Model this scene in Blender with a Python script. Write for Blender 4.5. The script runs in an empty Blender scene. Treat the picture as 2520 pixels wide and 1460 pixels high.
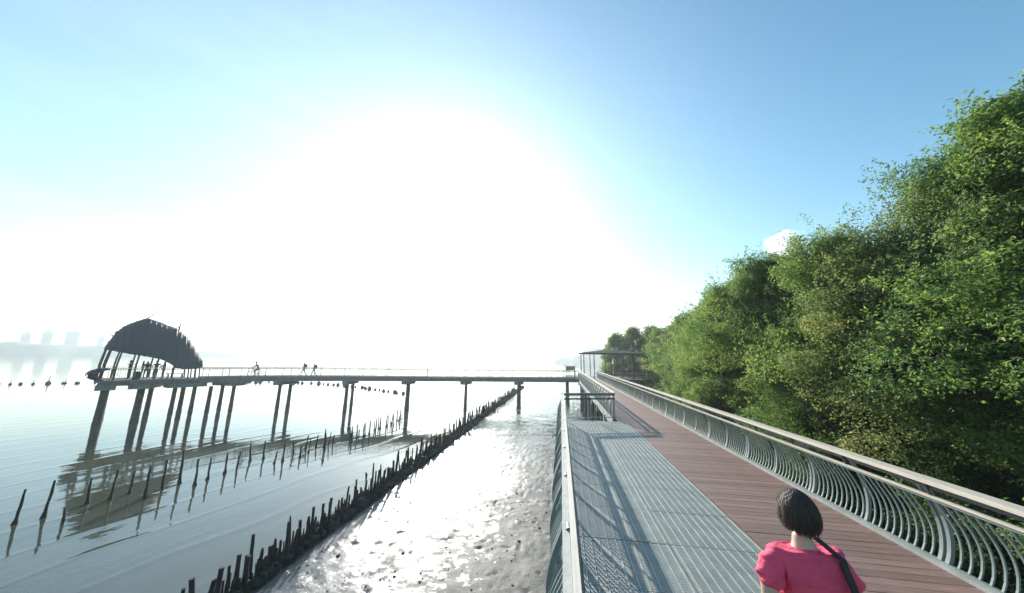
import bpy, bmesh, math, random
import numpy as np
from mathutils import Vector, Matrix, Quaternion

random.seed(7); rng = np.random.default_rng(7)
sc = bpy.context.scene
C = sc.collection
rad = math.radians

# ------------------------------------------------------------------ camera
cam_d = bpy.data.cameras.new('camera'); cam = bpy.data.objects.new('camera', cam_d); C.objects.link(cam)
cam_d.sensor_width = 36.0; cam_d.lens = 36.0 * 790.0 / 2520.0
cam_d.clip_start = 0.05; cam_d.clip_end = 9000
Rm = Matrix(((0.9889416606517962, 0.012402776427701306, 0.14778553029357197),
             (0.147428046405137, -0.19042789327330192, -0.9705679721671517),
             (0.016104749623406037, 0.9816228341885576, -0.19015059410685783)))
M4 = Rm.to_4x4(); M4.translation = (0, 0, 2.5)
cam.matrix_world = M4
sc.camera = cam

# ------------------------------------------------------------------ sky, sun, exposure
SUN = Vector((-0.94, 2.70, 0.95)).normalized()
sun_el = math.asin(SUN.z); sun_az = math.atan2(SUN.x, SUN.y)
world = bpy.data.worlds.new('World'); sc.world = world; world.use_nodes = True
wn = world.node_tree; wn.nodes.clear()
def wnode(t, **k):
    n = wn.nodes.new(t)
    for a, b in k.items(): setattr(n, a, b)
    return n
wout = wnode('ShaderNodeOutputWorld')
sky = wnode('ShaderNodeTexSky', sky_type='NISHITA', sun_disc=False)
sky.sun_elevation = sun_el; sky.sun_rotation = sun_az
sky.air_density = 1.3; sky.dust_density = 0.25; sky.ozone_density = 2.5; sky.altitude = 0
bg1 = wnode('ShaderNodeBackground'); bg1.inputs[1].default_value = 0.10
hsv = wnode('ShaderNodeHueSaturation'); hsv.inputs['Hue'].default_value = 0.489; hsv.inputs['Saturation'].default_value = 1.24; hsv.inputs['Value'].default_value = 1.12
wn.links.new(sky.outputs[0], hsv.inputs['Color']); wn.links.new(hsv.outputs[0], bg1.inputs[0])
tc = wnode('ShaderNodeTexCoord')
def wmath(op, a, b=None, clamp=False):
    n = wnode('ShaderNodeMath', operation=op, use_clamp=clamp)
    for i, v in enumerate((a, b)):
        if v is None: continue
        if hasattr(v, 'is_linked') or hasattr(v, 'links'): wn.links.new(v, n.inputs[i])
        else: n.inputs[i].default_value = v
    return n.outputs[0]
dot = wnode('ShaderNodeVectorMath', operation='DOT_PRODUCT'); wn.links.new(tc.outputs['Generated'], dot.inputs[0])
dot.inputs[1].default_value = SUN
cg = wmath('MAXIMUM', dot.outputs['Value'], 0.0)
glow = wmath('ADD', wmath('MULTIPLY', wmath('POWER', cg, 5.5), 0.34),
             wmath('ADD', wmath('MULTIPLY', wmath('POWER', cg, 40.0), 0.8), wmath('MULTIPLY', wmath('POWER', cg, 400.0), 6.0)))
# thin cirrus veil, thicker towards the west side of the bay
mapn = wnode('ShaderNodeMapping'); mapn.inputs['Scale'].default_value = (1.6, 1.6, 6.0)
wn.links.new(tc.outputs['Generated'], mapn.inputs[0])
cn = wnode('ShaderNodeTexNoise'); cn.inputs['Scale'].default_value = 2.2; cn.inputs['Detail'].default_value = 6; cn.inputs['Roughness'].default_value = 0.55
wn.links.new(mapn.outputs[0], cn.inputs['Vector'])
cr = wnode('ShaderNodeMapRange'); cr.inputs['From Min'].default_value = 0.42; cr.inputs['From Max'].default_value = 0.75
wn.links.new(cn.outputs['Fac'], cr.inputs['Value'])
west = wnode('ShaderNodeVectorMath', operation='DOT_PRODUCT'); wn.links.new(tc.outputs['Generated'], west.inputs[0])
west.inputs[1].default_value = Vector((-0.86, 0.5, 0.0)).normalized()
wr = wnode('ShaderNodeMapRange', interpolation_type='SMOOTHSTEP'); wr.inputs['From Min'].default_value = 0.25; wr.inputs['From Max'].default_value = 1.0
wn.links.new(west.outputs['Value'], wr.inputs['Value'])
veil = wmath('MULTIPLY', wmath('ADD', wmath('MULTIPLY', cr.outputs[0], 0.05), 0.10), wr.outputs[0])
bg2 = wnode('ShaderNodeBackground'); bg2.inputs[0].default_value = (0.95, 0.985, 0.93, 1)
wn.links.new(glow, bg2.inputs[1])
bg3 = wnode('ShaderNodeBackground'); bg3.inputs[0].default_value = (0.95, 0.97, 1.0, 1)
wn.links.new(veil, bg3.inputs[1])
wad0 = wnode('ShaderNodeAddShader'); wn.links.new(bg2.outputs[0], wad0.inputs[0]); wn.links.new(bg3.outputs[0], wad0.inputs[1])
wadd = wnode('ShaderNodeAddShader')
wn.links.new(bg1.outputs[0], wadd.inputs[0]); wn.links.new(wad0.outputs[0], wadd.inputs[1])
wn.links.new(wadd.outputs[0], wout.inputs[0])

sun_d = bpy.data.lights.new('sun', 'SUN'); sun_o = bpy.data.objects.new('sun', sun_d); C.objects.link(sun_o)
sun_d.energy = 4.5; sun_d.angle = rad(0.53); sun_d.color = (1.0, 0.94, 0.84)
sun_o.rotation_euler = SUN.to_track_quat('Z', 'Y').to_euler()
sun_o.location = (0, 0, 60)
vs = sc.view_settings
vs.view_transform = 'Standard'; vs.look = 'None'; vs.gamma = 1.0; vs.use_curve_mapping = False
vs.exposure = 0.9
sc.render.engine = 'CYCLES'
sc.cycles.use_denoising = True
sc.cycles.max_bounces = 8; sc.cycles.volume_bounces = 3; sc.cycles.transparent_max_bounces = 8
sc.cycles.sample_clamp_indirect = 6.0

# ------------------------------------------------------------------ materials
def mat(name, col, rough=0.6, metal=0.0, var=0.25, scale=6.0, bump=0.15, bscale=40.0, stretch=(1, 1, 1), spec=0.5, col2=None):
    m = bpy.data.materials.new(name); m.use_nodes = True
    nt = m.node_tree; b = nt.nodes['Principled BSDF']
    b.inputs['Roughness'].default_value = rough; b.inputs['Metallic'].default_value = metal
    b.inputs['Specular IOR Level'].default_value = spec
    t = nt.nodes.new('ShaderNodeTexCoord'); mp = nt.nodes.new('ShaderNodeMapping'); mp.inputs['Scale'].default_value = stretch
    nt.links.new(t.outputs['Object'], mp.inputs[0])
    n = nt.nodes.new('ShaderNodeTexNoise'); n.inputs['Scale'].default_value = scale; n.inputs['Detail'].default_value = 6; n.inputs['Roughness'].default_value = 0.65
    nt.links.new(mp.outputs[0], n.inputs['Vector'])
    mr = nt.nodes.new('ShaderNodeMapRange'); mr.inputs['From Min'].default_value = 0.3; mr.inputs['From Max'].default_value = 0.7
    nt.links.new(n.outputs['Fac'], mr.inputs['Value'])
    mx = nt.nodes.new('ShaderNodeMix'); mx.data_type = 'RGBA'
    c2 = col2 or tuple(min(1, c * (1 + var)) for c in col)
    c1 = tuple(c * (1 - var) for c in col) if col2 is None else col
    mx.inputs[6].default_value = (*c1, 1); mx.inputs[7].default_value = (*c2, 1)
    nt.links.new(mr.outputs[0], mx.inputs[0]); nt.links.new(mx.outputs[2], b.inputs['Base Color'])
    if bump:
        n2 = nt.nodes.new('ShaderNodeTexNoise'); n2.inputs['Scale'].default_value = bscale; n2.inputs['Detail'].default_value = 4
        nt.links.new(mp.outputs[0], n2.inputs['Vector'])
        bp = nt.nodes.new('ShaderNodeBump'); bp.inputs['Strength'].default_value = bump; bp.inputs['Distance'].default_value = 0.02
        nt.links.new(n2.outputs['Fac'], bp.inputs['Height']); nt.links.new(bp.outputs[0], b.inputs['Normal'])
    return m

def island_random(m, amt=0.25):
    """per-piece colour variation"""
    nt = m.node_tree; b = nt.nodes['Principled BSDF']
    src = b.inputs['Base Color'].links[0].from_socket
    oi = nt.nodes.new('ShaderNodeObjectInfo')
    mr = nt.nodes.new('ShaderNodeMapRange'); mr.inputs['To Min'].default_value = 1 - amt; mr.inputs['To Max'].default_value = 1 + amt
    nt.links.new(oi.outputs['Random'], mr.inputs['Value'])
    hs = nt.nodes.new('ShaderNodeHueSaturation'); nt.links.new(mr.outputs[0], hs.inputs['Value']); nt.links.new(src, hs.inputs['Color'])
    nt.links.new(hs.outputs[0], b.inputs['Base Color'])

M = {}
M['board'] = mat('brown composite boards', (0.235, 0.142, 0.118), 0.6, var=0.3, scale=9, bump=0.3, bscale=60, stretch=(0.25, 3, 1)); island_random(M['board'], 0.2)
M['grate'] = mat('grey green grating', (0.222, 0.246, 0.232), 0.5, var=0.25, scale=3, bump=0.5, bscale=90)
M['bar'] = mat('grating bar paled as caught light', (0.36, 0.39, 0.355), 0.4, var=0.25, scale=5, bump=0.1); island_random(M['bar'], 0.12)  # bars coloured paler than the grating to imitate the light they catch
M['steel'] = mat('grey green painted steel', (0.185, 0.225, 0.215), 0.6, var=0.15, scale=6, bump=0.08)
M['cap'] = mat('pale weathered timber cap', (0.58, 0.51, 0.42), 0.5, var=0.14, scale=5, bump=0.12, stretch=(6, 0.4, 6))
M['kerb'] = mat('pale kerb steel', (0.33, 0.34, 0.32), 0.5, var=0.2, scale=4)
M['dark_steel'] = mat('dark steel', (0.06, 0.065, 0.07), 0.45, var=0.3)
M['concrete'] = mat('weathered concrete', (0.24, 0.23, 0.22), 0.8, var=0.25, scale=2.5, bump=0.3, bscale=15)
M['pile'] = mat('barnacled pile concrete', (0.085, 0.076, 0.072), 0.8, var=0.45, scale=3, bump=0.9, bscale=12)
M['stake'] = mat('black rotten timber', (0.020, 0.018, 0.017), 0.75, var=0.5, scale=8, bump=0.6, bscale=30)
M['oyster'] = mat('oyster clad rubble', (0.020, 0.019, 0.018), 0.8, var=0.6, scale=6, bump=1.0, bscale=25)
M['shingle'] = mat('grey timber shingles', (0.085, 0.08, 0.08), 0.75, var=0.3, scale=5, bump=0.7, bscale=14, stretch=(1, 1, 4))
M['skin'] = mat('skin', (0.56, 0.36, 0.26), 0.5, var=0.06, scale=20, bump=0.03)
M['pink'] = mat('bright pink cotton', (0.80, 0.075, 0.155), 0.85, var=0.12, scale=9, bump=1.0, bscale=17, stretch=(1, 1, 1.6))
M['hair'] = mat('dark brown hair', (0.035, 0.021, 0.016), 0.6, var=0.5, scale=60, bump=0.6, bscale=90, stretch=(1, 1, 0.15))
M['black'] = mat('black webbing', (0.018, 0.018, 0.02), 0.7, var=0.3)
M['navy'] = mat('navy cloth', (0.035, 0.045, 0.08), 0.85, var=0.2)
M['greycloth'] = mat('grey cloth', (0.11, 0.11, 0.13), 0.85, var=0.2)
M['olive'] = mat('olive cloth', (0.05, 0.06, 0.035), 0.85, var=0.2)
M['maroon'] = mat('dull red cloth', (0.10, 0.03, 0.03), 0.85, var=0.2)
M['driftwood'] = mat('bleached driftwood', (0.62, 0.58, 0.53), 0.8, var=0.15)
M['bark'] = mat('mangrove bark', (0.15, 0.115, 0.09), 0.85, var=0.35, scale=7, bump=0.8, bscale=18)
M['far_green'] = mat('far shore woods', (0.045, 0.07, 0.045), 0.9, var=0.35, scale=0.12, bump=0.8, bscale=0.3)
M['tower'] = mat('pale painted concrete tower', (0.20, 0.21, 0.21), 0.8, var=0.08, scale=0.2, bump=0)
M['glass'] = mat('dark tower glazing', (0.05, 0.07, 0.09), 0.2, var=0.1, bump=0)
M['roofmetal'] = mat('dark metal roof sheet', (0.035, 0.04, 0.04), 0.95, var=0.2, spec=0.05)
M['float'] = mat('blue black plastic float', (0.02, 0.03, 0.06), 0.4, var=0.3)
M['seat'] = mat('dull brown bench timber', (0.12, 0.07, 0.045), 0.7, var=0.25, stretch=(0.3, 4, 4))

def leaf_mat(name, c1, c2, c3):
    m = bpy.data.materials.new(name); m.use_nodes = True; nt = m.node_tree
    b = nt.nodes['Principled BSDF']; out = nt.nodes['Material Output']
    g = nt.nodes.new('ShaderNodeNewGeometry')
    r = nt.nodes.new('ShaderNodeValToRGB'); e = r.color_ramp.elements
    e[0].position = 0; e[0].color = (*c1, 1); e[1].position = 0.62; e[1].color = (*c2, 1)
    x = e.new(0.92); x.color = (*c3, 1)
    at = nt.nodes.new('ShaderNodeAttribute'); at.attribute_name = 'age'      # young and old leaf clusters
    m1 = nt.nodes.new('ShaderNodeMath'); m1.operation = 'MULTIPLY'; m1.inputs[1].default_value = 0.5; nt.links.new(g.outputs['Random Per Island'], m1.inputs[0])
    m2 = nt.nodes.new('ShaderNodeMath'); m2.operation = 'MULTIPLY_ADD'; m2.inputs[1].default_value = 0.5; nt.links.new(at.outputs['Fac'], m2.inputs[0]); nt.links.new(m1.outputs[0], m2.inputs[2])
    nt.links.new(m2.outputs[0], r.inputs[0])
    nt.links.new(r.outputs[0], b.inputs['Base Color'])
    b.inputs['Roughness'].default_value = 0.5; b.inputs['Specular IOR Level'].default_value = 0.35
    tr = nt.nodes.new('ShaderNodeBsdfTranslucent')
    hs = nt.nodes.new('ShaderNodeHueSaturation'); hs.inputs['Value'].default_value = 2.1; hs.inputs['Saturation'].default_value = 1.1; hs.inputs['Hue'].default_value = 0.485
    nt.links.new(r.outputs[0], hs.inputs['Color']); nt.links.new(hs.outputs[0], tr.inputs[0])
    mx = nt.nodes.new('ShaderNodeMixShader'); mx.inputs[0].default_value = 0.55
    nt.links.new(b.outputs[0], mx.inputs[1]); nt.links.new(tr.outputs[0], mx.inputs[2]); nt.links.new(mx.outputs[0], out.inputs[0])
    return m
M['leaf'] = leaf_mat('mangrove leaf', (0.044, 0.094, 0.034), (0.118, 0.192, 0.052), (0.23, 0.26, 0.09))
M['leaf_olive'] = leaf_mat('olive leaf', (0.052, 0.088, 0.036), (0.135, 0.180, 0.062), (0.25, 0.24, 0.10))
M['leaf_dark'] = leaf_mat('deep green leaf', (0.034, 0.074, 0.032), (0.088, 0.145, 0.050), (0.18, 0.21, 0.09))

M['leaf_painted_shade'] = leaf_mat('bush leaf darkened as shade', (0.022, 0.046, 0.024), (0.050, 0.085, 0.036), (0.12, 0.13, 0.06))  # bush foliage coloured darker to imitate shade beneath the trees

def water_mat():
    m = bpy.data.materials.new('murky tidal water'); m.use_nodes = True; nt = m.node_tree; b = nt.nodes['Principled BSDF']
    b.inputs['Base Color'].default_value = (0.072, 0.074, 0.050, 1)
    b.inputs['Roughness'].default_value = 0.04; b.inputs['IOR'].default_value = 1.52
    t = nt.nodes.new('ShaderNodeTexCoord')
    mp = nt.nodes.new('ShaderNodeMapping'); mp.inputs['Rotation'].default_value = (0, 0, rad(-20)); mp.inputs['Scale'].default_value = (1.0, 0.22, 1)
    mp.vector_type = 'TEXTURE'; mp.inputs['Scale'].default_value = (1.0, 2.4, 1); mp.inputs['Rotation'].default_value = (0, 0, rad(-12))
    nt.links.new(t.outputs['Object'], mp.inputs[0])
    n1 = nt.nodes.new('ShaderNodeTexNoise'); n1.inputs['Scale'].default_value = 1.1; n1.inputs['Detail'].default_value = 3; n1.inputs['Roughness'].default_value = 0.5
    nt.links.new(mp.outputs[0], n1.inputs['Vector'])
    n2 = nt.nodes.new('ShaderNodeTexNoise'); n2.inputs['Scale'].default_value = 4.5; n2.inputs['Detail'].default_value = 3; n2.inputs['Roughness'].default_value = 0.5
    mp2 = nt.nodes.new('ShaderNodeMapping'); mp2.vector_type = 'TEXTURE'; mp2.inputs['Scale'].default_value = (1.6, 1.0, 1)
    nt.links.new(t.outputs['Object'], mp2.inputs[0]); nt.links.new(mp2.outputs[0], n2.inputs['Vector'])
    # sparse long ripple crests
    wv = nt.nodes.new('ShaderNodeTexWave'); wv.wave_type = 'BANDS'; wv.bands_direction = 'X'; wv.wave_profile = 'SIN'
    wv.inputs['Scale'].default_value = 0.13; wv.inputs['Distortion'].default_value = 9.0; wv.inputs['Detail'].default_value = 3; wv.inputs['Detail Scale'].default_value = 0.35
    mp3 = nt.nodes.new('ShaderNodeMapping'); mp3.inputs['Rotation'].default_value = (0, 0, rad(12))
    nt.links.new(t.outputs['Object'], mp3.inputs[0]); nt.links.new(mp3.outputs[0], wv.inputs['Vector'])
    pw = nt.nodes.new('ShaderNodeMath'); pw.operation = 'POWER'; pw.inputs[1].default_value = 22; nt.links.new(wv.outputs['Fac'], pw.inputs[0])
    def ma(op, a, bb):
        n = nt.nodes.new('ShaderNodeMath'); n.operation = op
        for i, v in enumerate((a, bb)):
            if isinstance(v, float): n.inputs[i].default_value = v
            else: nt.links.new(v, n.inputs[i])
        return n.outputs[0]
    h = ma('ADD', ma('ADD', ma('MULTIPLY', n1.outputs['Fac'], 0.013), ma('MULTIPLY', n2.outputs['Fac'], 0.0022)), ma('MULTIPLY', pw.outputs[0], 0.005))
    bp = nt.nodes.new('ShaderNodeBump'); bp.inputs['Strength'].default_value = 1.0; bp.inputs['Distance'].default_value = 1.0
    nt.links.new(h, bp.inputs['Height']); nt.links.new(bp.outputs[0], b.inputs['Normal'])
    return m
M['water'] = water_mat()

def mud_mat():
    m = bpy.data.materials.new('wet tidal mud'); m.use_nodes = True; nt = m.node_tree; b = nt.nodes['Principled BSDF']
    t = nt.nodes.new('ShaderNodeTexCoord')
    def noise(s, d=5, r=0.6):
        n = nt.nodes.new('ShaderNodeTexNoise'); n.inputs['Scale'].default_value = s; n.inputs['Detail'].default_value = d; n.inputs['Roughness'].default_value = r
        nt.links.new(t.outputs['Object'], n.inputs['Vector']); return n.outputs['Fac']
    r = nt.nodes.new('ShaderNodeValToRGB'); e = r.color_ramp.elements
    e[0].position = 0.3; e[0].color = (0.052, 0.058, 0.058, 1); e[1].position = 0.7; e[1].color = (0.128, 0.136, 0.130, 1)
    nt.links.new(noise(1.3), r.inputs[0]); nt.links.new(r.outputs[0], b.inputs['Base Color'])
    def ma(op, p, q, clamp=False):
        k = nt.nodes.new('ShaderNodeMath'); k.operation = op; k.use_clamp = clamp
        for i, v in enumerate((p, q)):
            if isinstance(v, float): k.inputs[i].default_value = v
            else: nt.links.new(v, k.inputs[i])
        return k.outputs[0]
    # drier mud towards the boardwalk, wet film towards the stake fence and in the far channel
    sp = nt.nodes.new('ShaderNodeSeparateXYZ'); nt.links.new(t.outputs['Object'], sp.inputs[0])
    bias = ma('SUBTRACT', ma('MULTIPLY', ma('ADD', sp.outputs['X'], 4.4), 0.06), ma('MULTIPLY', ma('MAXIMUM', ma('SUBTRACT', sp.outputs['Y'], 12.0), 0.0), 0.012))
    patch = ma('MULTIPLY', ma('SUBTRACT', noise(3.4, 6, 0.7), 0.5), 0.75)
    dry = ma('MULTIPLY', ma('SUBTRACT', ma('ADD', ma('ADD', noise(0.8, 9, 0.72), patch), bias), 0.45), 9.0, True)
    ro = ma('ADD', ma('MULTIPLY', dry, 0.30), 0.22); nt.links.new(ro, b.inputs['Roughness'])
    nt.links.new(ma('SUBTRACT', 0.5, ma('MULTIPLY', dry, 0.36)), b.inputs['Specular IOR Level'])
    b.inputs['IOR'].default_value = 1.40
    bp = nt.nodes.new('ShaderNodeBump'); bp.inputs['Strength'].default_value = 0.6; bp.inputs['Distance'].default_value = 0.025
    nt.links.new(noise(13, 8, 0.75), bp.inputs['Height']); nt.links.new(bp.outputs[0], b.inputs['Normal'])
    return m
M['mud'] = mud_mat()

# ------------------------------------------------------------------ mesh helpers
class MB:
    def __init__(s): s.v = []; s.f = []; s.sm = []
    def add(s, vs, fs, smooth=False):
        o = len(s.v); s.v += [tuple(v) for v in vs]; s.f += [tuple(i + o for i in f) for f in fs]; s.sm += [smooth] * len(fs); return s
    def box(s, c, d, rz=0.0, mtx=None):
        x, y, z = d[0] / 2, d[1] / 2, d[2] / 2
        vs = [Vector((a * x, b * y, e * z)) for a in (-1, 1) for b in (-1, 1) for e in (-1, 1)]
        R = mtx if mtx is not None else Matrix.Rotation(rz, 3, 'Z')
        c = Vector(c)
        return s.add([R @ v + c for v in vs], [(0, 1, 3, 2), (4, 6, 7, 5), (0, 4, 5, 1), (2, 3, 7, 6), (0, 2, 6, 4), (1, 5, 7, 3)])
    def bar(s, p, q, w, h, up=(0, 0, 1)):
        p, q = Vector(p), Vector(q); d = (q - p); L = d.length; d /= L
        side = d.cross(Vector(up))
        if side.length < 1e-4: side = d.cross(Vector((1, 0, 0)))
        side.normalize(); u = side.cross(d)
        return s.box((p + q) / 2, (w, L, h), mtx=Matrix((side, d, u)).transposed())
    def tube(s, pts, rs, n=8, cap=True):
        pts = [Vector(p) for p in pts]
        if not hasattr(rs, '__len__'): rs = [rs] * len(pts)
        vs = []; fs = []
        ref = Vector((0.31, 0.17, 0.93))
        for i, p in enumerate(pts):
            d = (pts[min(i + 1, len(pts) - 1)] - pts[max(i - 1, 0)]).normalized()
            a = d.cross(ref)
            if a.length < 1e-3: a = d.cross(Vector((1, 0, 0)))
            a.normalize(); b = d.cross(a)
            for k in range(n):
                t = 2 * math.pi * k / n
                vs.append(p + (a * math.cos(t) + b * math.sin(t)) * rs[i])
        for i in range(len(pts) - 1):
            for k in range(n):
                k2 = (k + 1) % n
                fs.append((i * n + k, i * n + k2, (i + 1) * n + k2, (i + 1) * n + k))
        s.add(vs, fs, True)
        if cap:
            s.add(vs[:n], [tuple(reversed(range(n)))]); s.add(vs[-n:], [tuple(range(n))])
        return s
    def ball(s, c, r, n=8, m=6, seed=None, jag=0.0):
        rx, ry, rz = r if hasattr(r, '__len__') else (r, r, r)
        vs = [(c[0], c[1], c[2] + rz)]; fs = []
        for i in range(1, m):
            th = math.pi * i / m
            for k in range(n):
                ph = 2 * math.pi * k / n; j = 1 + jag * (random.random() - .5)
                vs.append((c[0] + rx * math.sin(th) * math.cos(ph) * j, c[1] + ry * math.sin(th) * math.sin(ph) * j, c[2] + rz * math.cos(th) * j))
        vs.append((c[0], c[1], c[2] - rz)); L = len(vs) - 1
        for k in range(n): fs.append((0, 1 + k, 1 + (k + 1) % n)); fs.append((L, L - n + (k + 1) % n, L - n + k))
        for i in range(m - 2):
            for k in range(n):
                a = 1 + i * n; fs.append((a + k, a + n + k, a + n + (k + 1) % n, a + (k + 1) % n))
        return s.add(vs, fs, True)
    def mesh(s, name, material=None):
        me = bpy.data.meshes.new(name); me.from_pydata(s.v, [], s.f); me.polygons.foreach_set('use_smooth', s.sm)
        if material: me.materials.append(material)
        me.update(); return me
    def build(s, name, material, parent=None, loc=None):
        return link(name, s.mesh(name, material), parent, loc)

def link(name, me, parent=None, loc=None):
    o = bpy.data.objects.new(name, me); C.objects.link(o)
    if loc is not None: o.location = loc
    if parent: o.parent = parent
    return o
def tag(o, label=None, cat=None, group=None, kind=None):
    if label: o['label'] = label
    if cat: o['category'] = cat
    if group: o['group'] = group
    if kind: o['kind'] = kind
    return o
def thing(name, label, cat, loc=(0, 0, 0), rz=0.0, group=None):
    o = bpy.data.objects.new(name, None); C.objects.link(o); o.location = loc; o.rotation_euler = (0, 0, rz); o.empty_display_size = 0.2
    return tag(o, label, cat, group)
def copy_tree(o, parent=None):
    c = o.copy(); C.objects.link(c); c.parent = parent
    for ch in list(o.children): copy_tree(ch, c)
    return c

def vnoise(x, y, seed=0):
    xi = np.floor(x).astype(np.int64); yi = np.floor(y).astype(np.int64); fx = x - xi; fy = y - yi
    def h(a, b):
        n = (a * 374761393 + b * 668265263 + seed * 974711) & 0x7fffffff
        n = ((n ^ (n >> 13)) * 1274126177) & 0x7fffffff
        return ((n ^ (n >> 16)) & 0xffff) / 65535.0
    ux = fx * fx * (3 - 2 * fx); uy = fy * fy * (3 - 2 * fy)
    return (h(xi, yi) * (1 - ux) + h(xi + 1, yi) * ux) * (1 - uy) + (h(xi, yi + 1) * (1 - ux) + h(xi + 1, yi + 1) * ux) * uy

def grid_mesh(name, xs, ys, zf, material):
    X, Y = np.meshgrid(xs, ys); Z = zf(X, Y)
    nx, ny = len(xs), len(ys)
    co = np.stack([X, Y, Z], -1).reshape(-1, 3).astype(np.float32)
    i = np.arange(nx * ny).reshape(ny, nx)
    q = np.stack([i[:-1, :-1], i[:-1, 1:], i[1:, 1:], i[1:, :-1]], -1).reshape(-1, 4).astype(np.int32)
    return np_mesh(name, co, q, material, True)
def np_mesh(name, co, q, material, smooth=False):
    me = bpy.data.meshes.new(name); k = q.shape[1]
    me.vertices.add(len(co)); me.vertices.foreach_set('co', np.ascontiguousarray(co, np.float32).ravel())
    me.loops.add(q.size); me.loops.foreach_set('vertex_index', np.ascontiguousarray(q, np.int32).ravel())
    me.polygons.add(len(q)); me.polygons.foreach_set('loop_start', np.arange(0, q.size, k, dtype=np.int32))
    me.polygons.foreach_set('use_smooth', np.full(len(q), smooth))
    me.materials.append(material); me.update(calc_edges=True); return me

# ------------------------------------------------------------------ setting: water, mud, far shores
WZ = -3.85
me = MB().add([(-2600, -900, WZ), (2600, -900, WZ), (2600, 2600, WZ), (-2600, 2600, WZ)], [(0, 1, 2, 3)]).mesh('water', M['water'])
tag(link('water', me), 'murky tidal water under the pier out to the far shore', kind='structure')

FX = -8.65     # line of the stake fence between the water and the mud
def mud_z(X, Y):
    big = vnoise(X * 0.45, Y * 0.30, 1); mid = vnoise(X * 1.3, Y * 1.0, 2); sm = vnoise(X * 3.7, Y * 3.1, 3); fine = vnoise(X * 9, Y * 8, 4)
    base = -3.775 - 0.05 * np.clip((Y - 14) / 14, 0, 1)
    z = base + 0.09 * (big - .5) + 0.035 * (mid - .5) + 0.014 * (sm - .5) + 0.010 * (fine - .5)
    hole = vnoise(X * 5.5 + 40, Y * 5.0 + 9, 7); z -= 0.05 * np.clip((hole - 0.88) / 0.1, 0, 1)
    lump = vnoise(X * 6.3 + 7, Y * 5.7 + 3, 9); z += 0.03 * np.clip((lump - 0.8) / 0.2, 0, 1)
    z = z - 0.45 * np.clip((FX + 0.5 - X) / 1.6, 0, 1)
    return z + 0.5 * np.clip((X - 9) / 12, 0, 1)
ys = np.concatenate([np.arange(0.5, 16, 0.075), np.arange(16, 40, 0.2), np.arange(40, 130, 0.8)])
xs = np.concatenate([np.arange(-10.7, 2.5, 0.075), np.arange(2.5, 32, 0.5)])
tag(link('mud', grid_mesh('mud', xs, ys, mud_z, M['mud'])), 'wet grey mudflat glaring in the low sun between fence and boardwalk', kind='structure')
# scattered lumps on the mud
b = MB()
for i in range(900):
    y = 3 + 32 * random.random() ** 1.6; x = random.uniform(-8.3, 0.2)
    r = random.uniform(0.008, 0.032) * (1.7 if random.random() < .12 else 1)
    z = float(mud_z(np.array([x]), np.array([y]))[0])
    b.ball((x, y, z), (r * 1.3, r, r * 0.8), 6, 4, jag=0.4)
tag(b.build('pebbles', M['oyster']), 'small dark stones and shells scattered over the mudflat', kind='stuff')

def shore(name, az0, az1, dist, hfun, depth, label, mat_, nseg=90):
    """a wooded far bank: a ridge of uneven tree tops following the shore"""
    rows = [(0, 0.0), (0.02, 0.55), (0.08, 0.9), (0.3, 1.0), (1.0, 0.0)]
    co = []; 
    for (t, hf) in rows:
        for i in range(nseg + 1):
            u = i / nseg; a = rad(az0 + (az1 - az0) * u); d = dist + depth * t + 25 * math.sin(i * 0.37) * (1 if t else 1)
            h = hfun(u) * hf * (0.8 + 0.4 * float(vnoise(np.array([i * 0.9 + t * 50]), np.array([t * 31.0]), 11)[0]))
            co.append((math.sin(a) * d, math.cos(a) * d, WZ - 0.5 + (h if hf else 0)))
    n = nseg + 1; q = [(r * n + i, r * n + i + 1, (r + 1) * n + i + 1, (r + 1) * n + i) for r in range(len(rows) - 1) for i in range(nseg)]
    return tag(link(name, np_mesh(name, np.array(co), np.array(q), mat_, True)), label, kind='structure')
shore('hills', -84, -46, 950, lambda u: 20 * (1 - 0.62 * max(0, (u - .55) / .45)) * min(1, (1 - u) * 14), 260, 'hazy wooded far shore behind the pavilion', M['far_green'])
shore('hills', -1.4, 30, 640, lambda u: 15 * min(1, u * 14) ** .5 + 6 * u, 200, 'hazy wooded headland beyond the flat-roofed shelter', M['far_green'])
def tower(az, dist, w, h, label):
    a = rad(az); x, y = math.sin(a) * dist, math.cos(a) * dist
    w *= .7; h *= .8
    t = thing('apartment_tower', label, 'tower', (x, y, WZ), -a, 'hazy towers on the far shore')
    MB().box((0, 0, h / 2), (w, w * .8, h)).build('wall', M['tower'], t)
    b = MB()
    for k in range(int(h / 3.2) - 2):
        b.box((0, -w * .4 - 0.05, 6 + 3.2 * k), (w * .8, 0.3, 1.5))
    tag(b.build('window', M['glass'], t), kind='stuff')
    MB().box((0, 0, h + 2), (w * .5, w * .4, 4)).build('roof_plant_room', M['tower'], t)
tower(-64.9, 1080, 15, 47, 'faint apartment tower nearest the left edge on the far shore')
tower(-63.7, 1080, 17, 53, 'faint apartment tower second from the left edge on the far shore')
tower(-62.2, 1080, 24, 56, 'widest faint apartment tower behind the far trees')
tower(-60.3, 1080, 13, 48, 'faint apartment tower just left of the pavilion roof')
a = rad(6.2); t = thing('far_building', 'pale hazy block building beyond the flat-roofed shelter', 'building', (math.sin(a) * 700, math.cos(a) * 700, WZ), -a)
MB().box((0, 0, 14), (62, 20, 28)).build('wall', M['tower'], t)
MB().box((-8, 0, 29.5), (30, 14, 3)).build('roof', M['tower'], t)

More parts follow.
